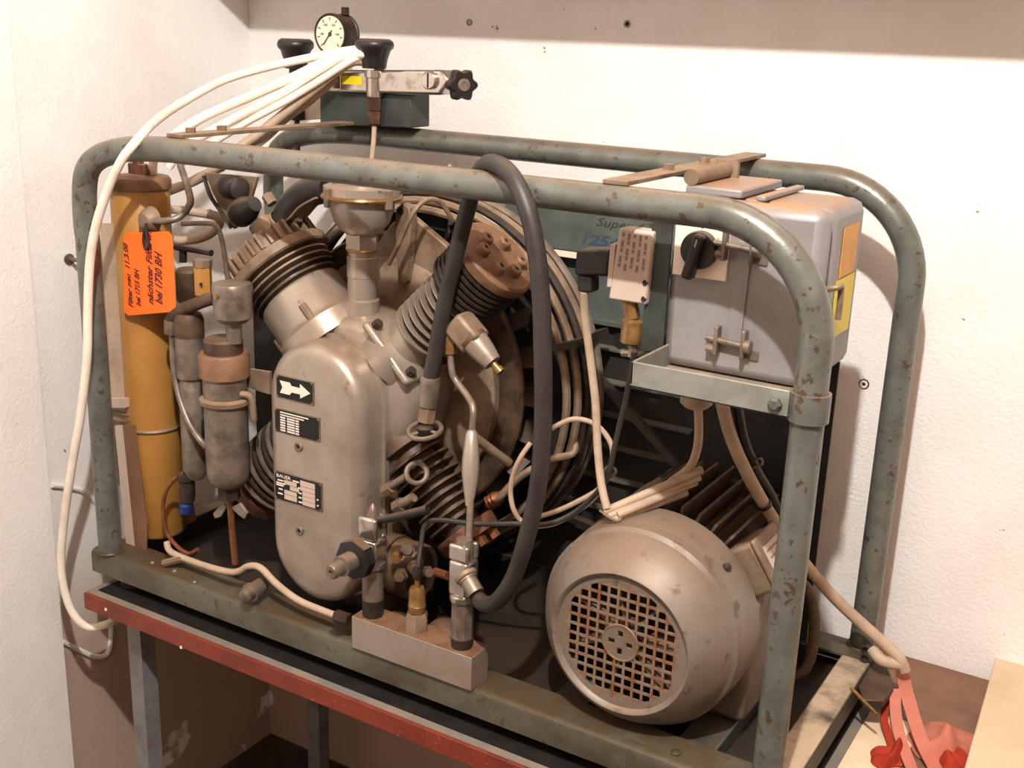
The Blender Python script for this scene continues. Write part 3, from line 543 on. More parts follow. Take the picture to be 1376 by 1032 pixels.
# ---------------------------------------------------------------- ochre filter canister with tag
CX_, CY_ = .026, .10
fc = thing('filter_canister', 'tall ochre yellow filter cylinder with a dusty lid by the corner post', 'filter', (CX_, CY_, .015))
part('canister_body', MB().lathe((CX_, CY_, .015), UZ, [(.048, 0), (.0525, .006), (.0525, .672), (.05, .676)], 40), 'ochre', fc)
ld_ = part('canister_lid', MB().lathe((CX_, CY_, .683), UZ, [(.0535, 0), (.056, .002), (.056, .016), (.052, .022), (.02, .026)], 40), 'head', fc, 'dusty brown lid')
part('wing_nut', MB().box(CX_ - .02, CX_ + .022, CY_ - .008, CY_ + .008, .706, .728).cyl((CX_, CY_, .7), (CX_, CY_, .734), .010), 'rust', ld_, None, .003)
bz = at(196, 297, .045); part('port_boss', MB().lathe((bz.x - .004, .062, bz.z), -UY, [(.024, 0), (.021, .008), (.017, .016), (.012, .02)], 20), 'cast', fc)
part('strap_band', MB().ring((CX_, CY_, .235), UZ, .0535, .0035, 40, 6), 'cast', fc)
ht = thing('hang_tag', 'orange card tag with handwriting hung on the ochre cylinder', 'tag', at(200, 424, .036))
q = [(166, 318), (170, 313), (226, 311), (231, 317), (236, 412), (231, 419), (173, 424), (167, 419)]
TY = .036
part('card', MB().prism([at(px, py, TY) for px, py in q], (0, .0012, 0)), 'orange', ht)
part('tie_wire', MB().tube([at(196, 300, .034), at(197, 316, .033), at(200, 330, .034), at(196, 334, .034), at(193, 322, .033), at(195, 306, .034)], .003, 6, 4), 'darkiron', ht)
for s_, x0, y0, x1, y1, sz in (('Filter neu  11.3.08', 179, 414, 171, 327, .016), ('bei 1715 BH', 189, 412, 186, 362, .016), ('nächster Filterw.', 206, 410, 203, 312, .020), ('bei 1730 BH', 218, 410, 217, 340, .024)):
    a0, a1 = at(x0, y0, TY - .0003), at(x1, y1, TY - .0003); uu = (a1 - a0).normalized(); vv = uu.cross(UY).normalized()
    if vv.x > 0: vv = -vv
    text('handwriting', s_, sz, 'ink', ht, a0, uu, vv, .35, .0004, (a1 - a0).length)
fb = thing('canister_bracket', 'beige bent sheet bracket between the corner post and the ochre cylinder', 'bracket', at(165, 740, .06))
part('upper_plate', MB().prism([at(134, 300, .05), at(152, 300, .05), at(174, 540, .05), at(150, 540, .05)], (0, .004, 0)), 'cabledirty', fb)
part('end_lip', MB().prism([at(148, 534, .048), at(174, 534, .048), at(174, 546, .048), at(148, 546, .048)], (0, -.012, 0)), 'cream', fb)
part('strap_arm', MB().tube([at(150, 551, .05), at(165, 556, .05), at(182, 560, .052)], .004, 8, 4).tube([at(152, 562, .05), at(166, 566, .05), at(182, 566, .052)], .004, 8, 4), 'cast', fb)
part('lower_plate', MB().prism([at(154, 572, .042), at(164, 572, .042), at(182, 740, .040), at(170, 738, .040)], (0, .004, 0)), 'cream', fb)
part('side_plate', MB().prism([at(163, 572, .043), at(180, 572, .043), at(197, 700, .040), at(196, 746, .040), at(182, 740, .040)], (0, .003, 0)), 'wood', fb, 'brown side plate')
part('back_plate', MB().prism([at(174, 565, .16), at(238, 565, .16), at(262, 700, .16), at(215, 722, .16), at(184, 738, .16)], (0, .004, 0)), 'wood', fb)
hs2 = thing('filter_hose', 'grey hose bending from the ochre cylinder port up behind the front tube', 'hose', at(235, 297, .06))
part('hose', MB().tube([at(196, 297, .05), at(222, 297, .055), at(240, 292, .07), at(252, 280, .09), at(256, 268, .1), at(250, 245, .12), at(242, 222, .14)], .0062, 10, 6), 'steel', hs2)
bp = thing('brown_pipe', 'thin brown copper pipe bent down onto the grey separator pot', 'pipe', at(306, 376, .05))
part('pipe', MB().tube([at(245, 301, .06), at(275, 300, .06), at(290, 303, .06), at(297, 318, .06), at(302, 345, .06), at(307, 380, .05)], .0042, 8, 5), 'grime', bp)

# ---------------------------------------------------------------- separators
S2 = at(304, 560, .03); S2 = V((S2.x, .03, 0)); z = lambda py: at(305, py, .03).z
sp = thing('water_separator', 'thick grey separator cylinder with brown collar and capped pot on top', 'separator', (S2.x, .03, z(655)))
part('cylinder', MB().lathe(S2, UZ, [(.016, z(655)), (.030, z(648)), (.036, z(640)), (.0375, z(630)), (.0375, z(506))], 32), 'steel', sp)
part('collar', MB().lathe(S2, UZ, [(.036, z(507)), (.043, z(505)), (.0435, z(478)), (.040, z(474)), (.034, z(474))], 32), 'head', sp, 'brown rusty collar')
part('flange_ring', MB().lathe(S2, UZ, [(.038, z(544)), (.0445, z(540)), (.0445, z(535)), (.038, z(532))], 32), 'cast', sp)
part('cap', MB().lathe(S2, UZ, [(.033, z(476)), (.033, z(458)), (.029, z(455)), (.012, z(454))], 32), 'grime', sp)
part('mount_arm', MB().tube([S2 + V((.035, 0, z(525))), S2 + V((.05, .01, z(530))), S2 + V((.055, .01, z(560)))], .006, 8, 4), 'cast', sp)
px_ = at(314, 440, .03).x; o = V((px_, .03, 0))
part('pot', MB().lathe(o, UZ, [(.0135, z(458)), (.0135, z(432)), (.022, z(431)), (.031, z(424)), (.0325, z(412)), (.033, z(395))], 28), 'steel', sp)
part('pot_lid', MB().lathe(o, UZ, [(.0335, z(395)), (.034, z(392)), (.034, z(383)), (.031, z(379)), (.01, z(378))], 28), 'steel', sp)
part('lid_screw', MB().cyl(o + V((.0, -.032, z(392))), o + V((0, -.04, z(392))), .004, n=8), 'brass', sp)
part('bottom_nut', MB().cyl(S2 + UZ * z(668), S2 + UZ * z(654), .02, n=6), 'darkiron', sp)
part('side_bracket', MB().prism([at(330, 495, .06), at(362, 500, .06), at(362, 530, .06), at(330, 520, .06)], (0, .006, 0)), 'cast', sp)
ct = thing('copper_tube', 'straight copper drain tube below the thick separator', 'tube', S2 + UZ * .0)
part('tube', MB().cyl(S2 + UZ * z(664), S2 + V((-.002, .01, z(758))), .0062, n=10), 'copper', ct)
wn = part('wing_nut', MB().prism([at(296, 678, .03), at(286, 690, .03), at(288, 697, .03), at(296, 695, .03), at(304, 682, .03)], (0, .006, 0)).prism([at(310, 682, .03), at(322, 676, .03), at(332, 690, .03), at(328, 698, .03), at(320, 692, .03)], (0, .006, 0)), 'steel', ct, None, .001)
S1 = at(257, 500, .055); S1 = V((S1.x, .055, 0)); z = lambda py: at(257, py, .055).z
sq = thing('water_separator', 'slimmer grey separator tube with elbow pipe next to the ochre cylinder', 'separator', (S1.x, .055, z(640)))
part('cylinder', MB().lathe(S1, UZ, [(.014, z(640)), (.0235, z(628)), (.0235, z(515)), (.0215, z(513)), (.0215, z(508)), (.0255, z(506)), (.0255, z(452))], 28), 'steel', sq)
part('cap', MB().lathe(S1, UZ, [(.026, z(452)), (.026, z(430)), (.022, z(422)), (.01, z(420))], 28), 'grime', sq)
part('elbow_pipe', MB().tube([at(230, 446, .045), at(230, 432, .045), at(238, 420, .045), at(255, 412, .045), at(275, 404, .045), at(288, 400, .05)], .0115, 12, 5), 'grime', sq)
part('elbow_nut', MB().cyl(at(231, 448, .045), at(231, 430, .045), .0135, n=8), 'steel', sq)
part('side_tube', MB().tube([at(231, 446, .045), at(233, 490, .042), at(240, 530, .035), at(254, 568, .028), at(268, 590, .025), at(277, 600, .03)], .0058, 10, 6), 'steel', sq)
sl = thing('solenoid_pot', 'dark round pot with black lever behind the orange tag', 'valve', at(254, 400, .09))
part('pot', MB().lathe(at(256, 405, .09), UZ, [(.022, 0), (.024, .004), (.024, .055), (.02, .06)], 24), 'grime', sl)
part('lever', MB().tube([at(236, 332, .08), at(262, 336, .08), at(284, 340, .08)], .006, 8, 3), 'blackgloss', sl)
part('pin', MB().cyl(at(246, 336, .085), at(246, 352, .085), .007), 'blackgloss', sl)
bh = thing('brass_valve', 'yellow brass hexagonal block valve beside the dark pot', 'valve', at(275, 398, .07))
bz = at(274, 396, .07); zt = at(274, 358, .07).z
part('hex_body', MB().cyl(bz, (bz.x, bz.y, zt), .0155, n=6), 'ochre', bh); part('top_nut', MB().cyl((bz.x, bz.y, zt), (bz.x, bz.y, zt + .012), .0165, n=8), 'cast', bh)
part('bore', MB().cyl(at(270, 382, .0545), at(270, 382, .053), .003, n=10), 'hole', bh)
dr = thing('drain_valve', 'dark drain valve with a blue knob under the slim separator', 'valve', at(252, 690, .05))
part('body', MB().lathe(at(252, 660, .05), UZ, [(.012, -.02), (.014, -.01), (.014, .02), (.018, .024), (.018, .034)], 14), 'darkiron', dr)
part('knob', MB().lathe(at(250, 688, .045), UZ, [(.008, -.004), (.013, 0), (.013, .014), (.008, .018)], 12), 'blue', dr, 'blue knob')
dl = thing('drain_loop', 'thin brown drain tube curling down from the slim separator', 'tube', at(240, 745, .04))
part('tube', MB().tube([at(248, 636, .05), at(232, 646, .045), at(222, 664, .04), at(219, 690, .035), at(226, 718, .035), at(240, 736, .04), at(254, 744, .045), at(266, 738, .05)], .0042, 8, 6), 'copper', dl)
ch = thing('drain_hose', 'beige plastic hose snaking along the front rail past the silver cover', 'hose', at(340, 770, .0))
part('hose', MB().tube([at(224, 728, .03), at(228, 740, .025), at(245, 749, .02), at(275, 760, .015), at(305, 768, .01), at(320, 768, .01), at(334, 761, .01), at(350, 763, .008), at(372, 785, .004), at(400, 806, 0), at(432, 820, -.002), at(462, 831, -.004)], .0062, 10, 6), 'cabledirty', ch)
part('end_nut', MB().cyl(at(452, 828, -.004), at(470, 834, -.006), .0115, n=6), 'grime', ch)
part('clip', MB().cyl(at(220, 757, .01), at(246, 750, .02), .007, n=8), 'cast', ch)
kn = thing('rail_plug', 'knurled steel plug sticking out over the front rail below the hose', 'plug', at(340, 800, .0))
part('plug_body', MB().lathe(at(352, 786, .02), at(334, 798, -.02) - at(352, 786, .02), [(.014, 0), (.014, .03), (.017, .03), (.017, .036), (.012, .036), (.012, .052), (.008, .055)], 16), 'steel', kn)

# ---------------------------------------------------------------- electric motor
MY = 0.0
mo = thing('electric_motor', 'grey electric motor with round mesh fan grille facing the room', 'motor', (MX, .2, -.012))
part('fan_cowl', MB().lathe((MX, 0, MZ), UY, [(.100, .006), (.104, -.002), (.108, -.004), (.112, -.001), (.120, .008), (.128, .016), (.135, .025), (.142, .036), (.1475, .048), (.1515, .060), (.1545, .074), (.1565, .090), (.1575, .108), (.1575, .14), (.155, .142), (.155, .06), (.11, .012)], 64, False, False), 'motor', mo, 'domed grey fan cowl')
PT = .0152; RG = .101
gb = MB(); wb = .0037
for i in range(-7, 8):
    x = (i + .5) * PT
    if abs(x) < RG:
        hgt = math.sqrt(RG * RG - x * x); gb.box(MX + x - wb / 2, MX + x + wb / 2, .003, .0055, MZ - hgt, MZ + hgt); gb.box(MX - hgt, MX + hgt, .0032, .0057, MZ + x - wb / 2, MZ + x + wb / 2)
for i, j in ((0, 0), (1, 1), (1, -1), (-1, 1), (-1, -1)): gb.box(MX + i * PT - PT / 2, MX + i * PT + PT / 2, .0030, .0056, MZ + j * PT - PT / 2, MZ + j * PT + PT / 2)
gr = part('fan_grille', gb, 'grillem', mo, 'square mesh fan grille')
part('grille_rim', MB().lathe((MX, .0028, MZ), UY, [(.0925, 0), (.106, 0), (.106, .003), (.0925, .003)], 64, False, False), 'motor', gr)
part('hub_ring', MB().ring((MX, .003, MZ), UY, .0275, .0018, 36, 6), 'grillem', gr)
hd_ = MB(); q_ = PT / 4
for i in range(-8, 8):
    for j in range(-8, 8):
        x, z = (i + .5) * q_, (j + .5) * q_
        if math.hypot(x, z) > .0275: continue
        a_, b_ = sorted((abs(x), abs(z)))
        if a_ < PT / 2 - .002 and PT / 2 + .0017 < b_ < 1.5 * PT - .002: continue
        hd_.box(MX + x - q_ / 2, MX + x + q_ / 2, .0024, .0050, MZ + z - q_ / 2, MZ + z + q_ / 2)
part('hub_disc', hd_, 'motor', gr)
# corner cells of the mesh left solid along the rim
gs = MB()
for i in range(-6, 7):
    for j in range(-6, 7):
        r = math.hypot(i, j) * PT
        if .090 < r < .1: gs.box(MX + i * PT - PT / 2, MX + i * PT + PT / 2, .0033, .0055, MZ + j * PT - PT / 2, MZ + j * PT + PT / 2)
part('rim_web', gs, 'motor', gr)
fan2 = part('fan_rotor', MB().lathe((MX, .03, MZ), UY, [(.024, 0), (.026, .03), (.095, .034), (.1, .04), (.02, .042)], 40), 'grime', mo)
for k in range(7):
    a_ = k * 2 * math.pi / 7; e = V((math.cos(a_), 0, math.sin(a_))); part('rotor_blade', MB().obox(V((MX, .043, MZ)) + e * .062, e, UY, e.cross(UY), .075, .036, .004), 'cast', fan2)
part('back_wall', MB().lathe((MX, .085, MZ), UY, [(.148, 0), (.148, .004)], 48), 'hole', mo)
part('motor_body', MB().lathe((MX, .13, MZ), UY, [(.14, 0), (.14, .03), (.122, .03), (.122, .22), (.14, .222), (.14, .24), (.06, .26), (.045, .275)], 48), 'motordark', mo)
part('shaft_pulley', MB().lathe((MX, .372, MZ), UY, [(.02, -.02), (.02, 0), (.056, 0), (.05, .015), (.056, .03), (.02, .03)], 28), 'darkiron', mo)
fin = None
for k in range(20):
    a_ = math.radians(24 + k * 190 / 19)
    if fin is None:
        mbf = MB().box(.118, .162, -.105, .105, -.0022, .0022); me = mesh_of(mbf, 'cooling_fin', 'motordark', V((0, 0, 0)))
    fin = bpy.data.objects.new('cooling_fin', me); link(fin); fin.parent = mo; fin.location = (0, .06, MZ + .012); fin.rotation_euler = (0, -a_, 0)
for x in (-.1, .1):
    for y in (.18, .32): part('foot', MB().box(MX + x - .035, MX + x + .035, y - .02, y + .02, -.012, .004).box(MX + x - .012, MX + x + .012, y - .018, y + .018, .0, .07), 'motordark', mo, None, .003)
ta = math.radians(34); e = V((math.cos(ta), 0, math.sin(ta))); e2 = V((-math.sin(ta), 0, math.cos(ta)))
tc_ = V((MX, .196, MZ)) + e * .150
tbx = part('terminal_box', MB().obox(tc_, e2, UY, e, .078, .084, .06), 'cast', mo, 'dusty terminal box', .006)
part('terminal_lid', MB().obox(tc_ + e * .032, e2, UY, e, .084, .090, .008), 'cast', tbx, None, .003)
part('type_plate', MB().obox(tc_ + e * .0365, e2, UY, e, .05, .06, .001), 'cream', tbx)
for i in range(4): part('plate_line', MB().obox(tc_ + e * .0372 + e2 * (.016 - i * .011), e2, UY, e, .003, .05 - .006 * i, .0006), 'greyink', tbx)
part('body_flank', MB().box(MX + .08, MX + .146, .145, .34, -.01, .19), 'motor', mo, None, .012)
part('cowl_screw', MB().lathe(at(977, 762, .1) , V((.8, -.3, .5)), [(.006, -.004), (.006, .003), (.003, .005)], 10), 'darkiron', mo)
cl = thing('cable_loop', 'tan cable loop hanging at the rear of the motor behind the right front post', 'cable', at(1080, 910, .33))
part('loop', MB().tube([at(1062, 780, .3), at(1084, 790, .32), at(1094, 830, .34), at(1092, 870, .34), at(1082, 900, .33), at(1062, 914, .32)], .009, 10, 6), 'grime', cl)

# ---------------------------------------------------------------- switch box and pressure switch
bx = thing('switch_box', 'grey dusty electrical switch box with black rotary switch on the bracket', 'switch box', (1.165, .2, .541))
X0, X1, Y0, Y1, Z0, Z1 = 1.068, 1.278, .088, .278, .541, .776
part('case', MB().box(X0 + .001, X1 - .001, Y0 + .0385, Y1, Z0 + .001, Z1 - .001), 'boxgrey', bx, None, .016)
dr_ = part('door', MB().box(X0, X1, Y0, Y0 + .040, Z0, Z1), 'boxgrey', bx, 'grey box door', .015)
part('top_lip', MB().box(X0 + .005, X0 + .085, Y0 + .03, Y1 + .003, Z1, Z1 + .012), 'boxgrey', bx, None, .003)
part('top_seam', MB().box(X0 + .105, X0 + .118, Y0 + .03, Y1 + .002, Z1, Z1 + .007), 'boxgrey', bx, None, .002)
part('top_pipe', MB().cyl((X0 + .012, Y0 + .03, Z1 + .022), (X0 + .012, Y1 - .03, Z1 + .022), .011, n=14), 'cast', bx)
part('pipe_clip', MB().box(X0 - .004, X0 + .03, Y1 - .035, Y1 - .028, Z1, Z1 + .036), 'cast', bx)
sp_ = at(942, 335, Y0 - .003); hw_ = .0385
pl = part('switch_plate', MB().box(sp_.x - hw_, sp_.x + hw_, Y0 - .004, Y0 + .001, sp_.z - hw_, sp_.z + hw_), 'white', dr_, 'white switch plate', .0012)
part('knob', MB().lathe((sp_.x, Y0 - .004, sp_.z), -UY, [(.0255, 0), (.0255, .008), (.024, .012)], 28), 'blackgloss', dr_, 'black rotary knob')
kd = V((-.25, 0, -1)).normalized(); part('knob_grip', MB().obox(V((sp_.x, Y0 - .020, sp_.z)) + kd * .008, kd, kd.cross(UY), UY, .062, .015, .02), 'blackgloss', dr_, None, .004)
part('pointer_mark', MB().obox(V((sp_.x, Y0 - .0305, sp_.z)) - kd * .012, kd, kd.cross(UY), UY, .01, .002, .0008), 'cream', dr_)
text('dial_letter', 'I', .009, 'ink', dr_, (sp_.x + .022, Y0 - .0045, sp_.z + .012), UX, UZ)
text('dial_letter', '0', .009, 'ink', dr_, (sp_.x - .002, Y0 - .0045, sp_.z + .028), UX, UZ)
s0, s1 = at(1002, 325, Y0 - .003), at(984, 470, Y0 - .003)
part('door_strap', MB().prism([s0 + V((-.009, 0, 0)), s0 + V((.009, 0, 0)), s1 + V((.010, 0, 0)), s1 + V((-.010, 0, 0))], (0, .004, 0)), 'boxgrey', dr_, 'flat hinge strap', .0006)
for (px, py) in ((996, 332), (984, 460)):
    p = at(px, py, Y0 - .006)
    for a_, b_ in ((-.024, -.018), (.014, .020)): part('hinge_ear', MB().box(p.x + a_, p.x + b_, Y0 - .016, Y0, p.z - .02, p.z + .02), 'steel', dr_, None, .002)
    part('hinge_foot', MB().box(p.x + .014, p.x + .036, Y0 - .003, Y0, p.z - .02, p.z - .008), 'steel', dr_)
    part('hinge_pin', MB().cyl((p.x - .036, Y0 - .010, p.z + .002), (p.x + .022, Y0 - .010, p.z - .002), .0042, n=10), 'steel', dr_)
    part('hinge_nut', MB().cyl((p.x + .019, Y0 - .010, p.z - .002), (p.x + .027, Y0 - .010, p.z - .002), .009, n=10), 'steel', dr_)
    part('hinge_nut', MB().cyl((p.x - .034, Y0 - .010, p.z - .012), (p.x - .022, Y0 - .010, p.z - .012), .006, n=8), 'steel', dr_)
part('sticker', MB().box(X1 - .0005, X1 + .0006, Y0 + .075, Y1 - .03, Z0 + .055, Z0 + .135), 'yellow', bx, 'bright yellow sticker')
part('sticker', MB().box(X1 - .0005, X1 + .0005, Y0 + .085, Y1 - .035, Z0 + .137, Z0 + .205), 'amber', bx, 'faded amber sticker')
part('side_hook', MB().tube([(X1 - .004, Y0 + .035, Z0 + .13), (X1 + .012, Y0 + .035, Z0 + .135), (X1 + .014, Y0 + .05, Z0 + .132), (X1 + .014, Y0 + .052, Z0 + .09)], .004, 8, 4), 'cast', bx)
gl = at(938, 512, .06); g2 = at(937, 549, .06)
gld = part('cable_gland', MB().lathe((gl.x, .06, Z0 + .002), -UZ, [(.020, 0), (.020, Z0 - g2.z - .020), (.022, Z0 - g2.z - .018), (.022, Z0 - g2.z - .006), (.016, Z0 - g2.z), (.008, Z0 - g2.z + .003)], 18), 'cabledirty', bx, 'white cable gland')
ps = thing('pressure_switch', 'small beige pressure switch with black coil on the dark upright', 'switch', (1.0, .08, .56))
q = [at(px, py, .075) for px, py in ((832, 306), (878, 312), (868, 410), (817, 402))]
part('case', MB().prism(q, (0, .03, 0)), 'cream', ps, None, .003)
lb = MB()
for i in range(5):
    for k in range(5):
        x = .78 - i * .13; a0 = q[0].lerp(q[1], .16 + i * .165); a1 = q[3].lerp(q[2], .16 + i * .165)
        f0 = .06 + k * .105; p0 = a0.lerp(a1, f0); p1 = a0.lerp(a1, f0 + .05 + .04 * ((i * 3 + k) % 2)); lb.obox((p0 + p1) / 2 - UY * .0003, (p1 - p0).normalized(), UX, UY, (p1 - p0).length, .0035, .0006)
part('label_print', lb, 'greyink', ps, 'faded print in upright rows')
part('end_plate', MB().prism([at(px, py, .075) for px, py in ((820, 328), (827, 328), (822, 386), (815, 386))], (0, .03, 0)), 'cream', ps, None, .001)
part('coil', MB().prism([at(px, py, .08) for px, py in ((774, 336), (819, 336), (817, 372), (771, 370))], (0, .035, 0)), 'blackgloss', ps, 'black coil', .004)
part('plug', MB().prism([at(px, py, .085) for px, py in ((774, 370), (795, 372), (795, 394), (776, 392))], (0, .025, 0)), 'blackgloss', ps, None, .003)
for px, py in ((867, 380), (865, 402)): part('screw_hole', MB().cyl(at(px, py, .0755), at(px, py, .0742), .004, n=10), 'hole', ps)
part('hex_stub', MB().cyl(at(846, 404, .09), at(850, 428, .09), .011, n=6), 'brass', ps)
part('brass_nut', MB().lathe(at(851, 428, .09), at(848, 460, .09) - at(851, 428, .09), [(.010, 0), (.0155, .004), (.0155, .014), (.016, .015), (.016, .034), (.008, .038)], 18), 'brass', ps)
part('tee', MB().tube([at(848, 456, .09), at(850, 470, .088), at(848, 480, .086)], .0065, 8, 3).tube([at(836, 474, .088), at(856, 474, .088)], .006, 8, 1), 'steel', ps)

# ---------------------------------------------------------------- gauge and filling valves on the rear tube
gm = thing('filling_manifold', 'dirty chrome valve manifold with black knobs on the rear tube', 'valve', (.27, .45, .794))
BY = .44
part('mount_box', MB().prism([at(px, py, .43) for px, py in ((430, 122), (552, 128), (552, 172), (430, 167))], (0, .06, 0)), 'darkgreen', gm, 'dark green mounting box', .002)
b0, b1 = at(456, 108, .425), at(600, 112, .425)
part('manifold_bar', MB().prism([at(px, py, .415) for px, py in ((455, 94), (592, 94), (604, 108), (590, 128), (455, 124))], (0, .04, 0)), 'chrome', gm, None, .005)
p = at(577, 108, .412); sc_ = part('slot_screw', MB().lathe(p, -UY, [(.016, -.004), (.016, .003), (.014, .005)], 20), 'chrome', gm); part('slot', MB().box(p.x - .0015, p.x + .0015, p.y - .0058, p.y - .004, p.z - .013, p.z + .013), 'hole', sc_)
part('valve_stem', MB().cyl(at(596, 110, .435), at(614, 113, .42), .012), 'cast', gm)
sk = at(620, 114, .41); kd = (sk - at(596, 110, .435)).normalized() * .4 + V((.75, -.55, 0)); u, v, kd = basis(kd); mb = MB(); prof = []
for lay, rr in ((-.012, .9), (-.008, 1.0), (.008, 1.0), (.012, .9)):
    prof.append([sk + kd * lay + (u * math.cos(i * 2 * math.pi / 48) + v * math.sin(i * 2 * math.pi / 48)) * (.0255 + .0035 * math.cos(6 * i * 2 * math.pi / 48)) * rr for i in range(48)])
sk_ = part('star_knob', mb.loops(prof), 'blackgloss', gm, 'black star knob'); part('knob_boss', MB().lathe(sk + kd * .0115, kd, [(.012, 0), (.010, .004), (.006, .004), (.005, .002)], 16), 'steel', sk_)
def knob(px, top, Y, prnt, stem_to, col='chrome'):
    x = at(px, top, Y).x; z = lambda py: at(px, py, Y).z; o = V((x, Y, 0))
    part('knob', MB().lathe(o, UZ, [(.022, z(top + 40)), (.0245, z(top + 28)), (.030, z(top + 16)), (.0355, z(top + 12)), (.0365, z(top + 7)), (.034, z(top + 3)), (.028, z(top)), (.005, z(top))], 28), 'blackgloss', prnt, 'black tapered knob')
    return o, z
o, z = knob(503, 52, .42, gm, 0)
part('knob_stem', MB().lathe(o, UZ, [(.018, z(94)), (.018, z(104)), (.0155, z(105)), (.0155, z(130))], 10), 'chrome', gm)
part('copper_nut', MB().lathe(o, UZ, [(.0145, z(130)), (.0145, z(148)), (.0125, z(149)), (.0135, z(151)), (.0135, z(166)), (.010, z(168))], 6), 'rust', gm, 'copper brown nuts')
part('down_pipe', MB().tube([V((o.x, .42, z(166))), V((o.x + .002, .415, z(190))), V((o.x + .004, .40, z(240)))], .0048, 8, 3), 'cabledirty', gm)
p = at(468, 106, .4135); part('amber_sticker', MB().prism([at(px, py, .4140) for px, py in ((458, 101), (486, 103), (486, 114), (460, 113))], (0, .001, 0)), 'yellow', gm, 'yellow sticker')
g2_ = thing('filling_valve', 'second filling valve with black knob left of the gauge', 'valve', at(397, 165, .47))
o, z = knob(397, 52, .47, g2_, 0)
part('knob_stem', MB().lathe(o, UZ, [(.014, z(92)), (.014, z(135)), (.018, z(136)), (.018, z(160)), (.008, z(162))], 10), 'darkiron', g2_)
part('down_pipe', MB().cyl(V((o.x, .47, z(162))), V((o.x, .47, z(212))), .0055, n=8), 'grime', g2_)
part('side_block', MB().prism([at(px, py, .475) for px, py in ((402, 120), (434, 118), (434, 160), (402, 162))], (0, .03, 0)), 'cream', g2_, None, .002)
ga = thing('pressure_gauge', 'round pressure gauge with cream dial between the two black knobs', 'gauge', at(447, 75, .46))
gc_ = at(444, 46, .43)
part('gauge_case', MB().lathe(gc_, UY, [(.0335, 0), (.0375, -.003), (.0385, 0), (.0385, .008), (.0365, .010), (.0365, .034), (.0385, .036), (.0385, .040), (.03, .044)], 40), 'darkiron', ga, 'dark gauge case')
part('dial', MB().lathe(gc_ - UY * .0005, -UY, [(.0335, 0), (.0335, .0010)], 40), 'glass', ga, 'cream dial')
mb = MB()
for k in range(9):
    a_ = math.radians(225 - k * 33.75); e = V((math.cos(a_), 0, math.sin(a_))); mb.obox(gc_ + e * .028 - UY * .0016, e, UY, e.cross(UY), .006, .0012, .0016)
part('dial_marks', mb, 'darkink', ga)
for s_, a_ in (('100', 180), ('200', 120), ('300', 60), ('400', 0)):
    e = V((math.cos(math.radians(a_)), 0, math.sin(math.radians(a_)))); text('dial_number', s_, .006, 'darkink', ga, gc_ + e * .019 + V((-.005, -.0016, -.002)), UX, UZ)
e = V((-.62, 0, -.78)); part('needle', MB().obox(gc_ + e * .008 - UY * .0026, e, e.cross(UY), UY, .034, .0022, .001).lathe(gc_ - UY * .0015, -UY, [(.0045, 0), (.003, .002)], 12), 'darkink', ga)
part('top_stud', MB().cyl(gc_ + V((.012, .03, .036)), gc_ + V((.012, .03, .05)), .008, n=6), 'darkiron', ga)
part('gauge_stem', MB().cyl(gc_ + V((0, .02, -.036)), gc_ + V((.004, .015, -.10)), .009, n=8), 'brass', ga)

# ---------------------------------------------------------------- cables
hk = thing('cable_hank', 'hank of white cable draped from the manifold over the frame corner', 'cable', at(300, 190, .2))
R_ = .0078
strands = [
 ([(512, 78, .46), (496, 72, .42), (490, 72, .40), (445, 80, .39), (400, 101, .36), (340, 128, .30), (280, 154, .22), (240, 178, .16), (215, 198, .12), (205, 220, .11), (206, 245, .13)], .0090, 'cable'),
 ([(512, 72, .46), (496, 66, .42), (482, 66, .40), (440, 88, .385), (385, 122, .34), (330, 152, .28), (280, 178, .22), (245, 200, .18), (226, 225, .16)], .0088, 'cable'),
 ([(512, 84, .46), (496, 78, .42), (478, 78, .395), (430, 108, .37), (380, 138, .33), (330, 165, .28), (295, 186, .24), (262, 205, .2), (240, 222, .18)], .0072, 'cable'),
 ([(512, 90, .46), (496, 84, .42), (470, 84, .395), (430, 114, .38), (390, 146, .35), (350, 178, .31), (325, 196, .28), (290, 226, .25), (255, 246, .24), (215, 258, .22)], .0092, 'cabledirty'),
 ([(450, 105, .40), (415, 136, .39), (385, 158, .37), (360, 182, .34), (335, 200, .3)], .0085, 'cabledirty'),
]
for pts, r, m in strands: part('strand', MB().tube([at(*p) for p in pts], r, 10, 6), m, hk)
for pts in ([(214, 262, .22), (245, 250, .24), (272, 236, .26), (300, 224, .28)], [(212, 282, .22), (240, 282, .22), (268, 286, .24), (300, 292, .27), (322, 300, .28)], [(280, 286, .24), (296, 296, .25), (286, 312, .25), (262, 322, .24), (232, 322, .22), (215, 310, .2)]):
    part('strand', MB().tube([at(*p) for p in pts], .0085, 10, 5), 'cabledirty', hk)
wc = thing('white_cable', 'white cable hanging down outside the left corner post and under the table', 'cable', at(110, 840, -.02))
part('cable', MB().tube([at(514, 70, .46), at(490, 66, .41), at(455, 70, .40), at(415, 78, .38), at(360, 90, .34), at(300, 108, .28), at(245, 138, .17), at(210, 162, .07), at(192, 180, .0), at(178, 196, -.03), at(163, 216, -.042), at(146, 252, -.045), at(130, 300, -.05), at(121, 350, -.05), at(118, 420, -.05), at(117, 480, -.05), at(108, 560, -.05), at(96, 630, -.05), at(86, 700, -.05), at(82, 760, -.05), at(90, 805, -.045), at(104, 832, -.035), at(122, 843, -.02), at(146, 838, .0), at(160, 832, .03)], .0078, 12, 6), 'cable', wc)
mc = thing('motor_cable', 'bundled dusty white cable looped on top of the motor', 'cable', at(880, 670, .12))
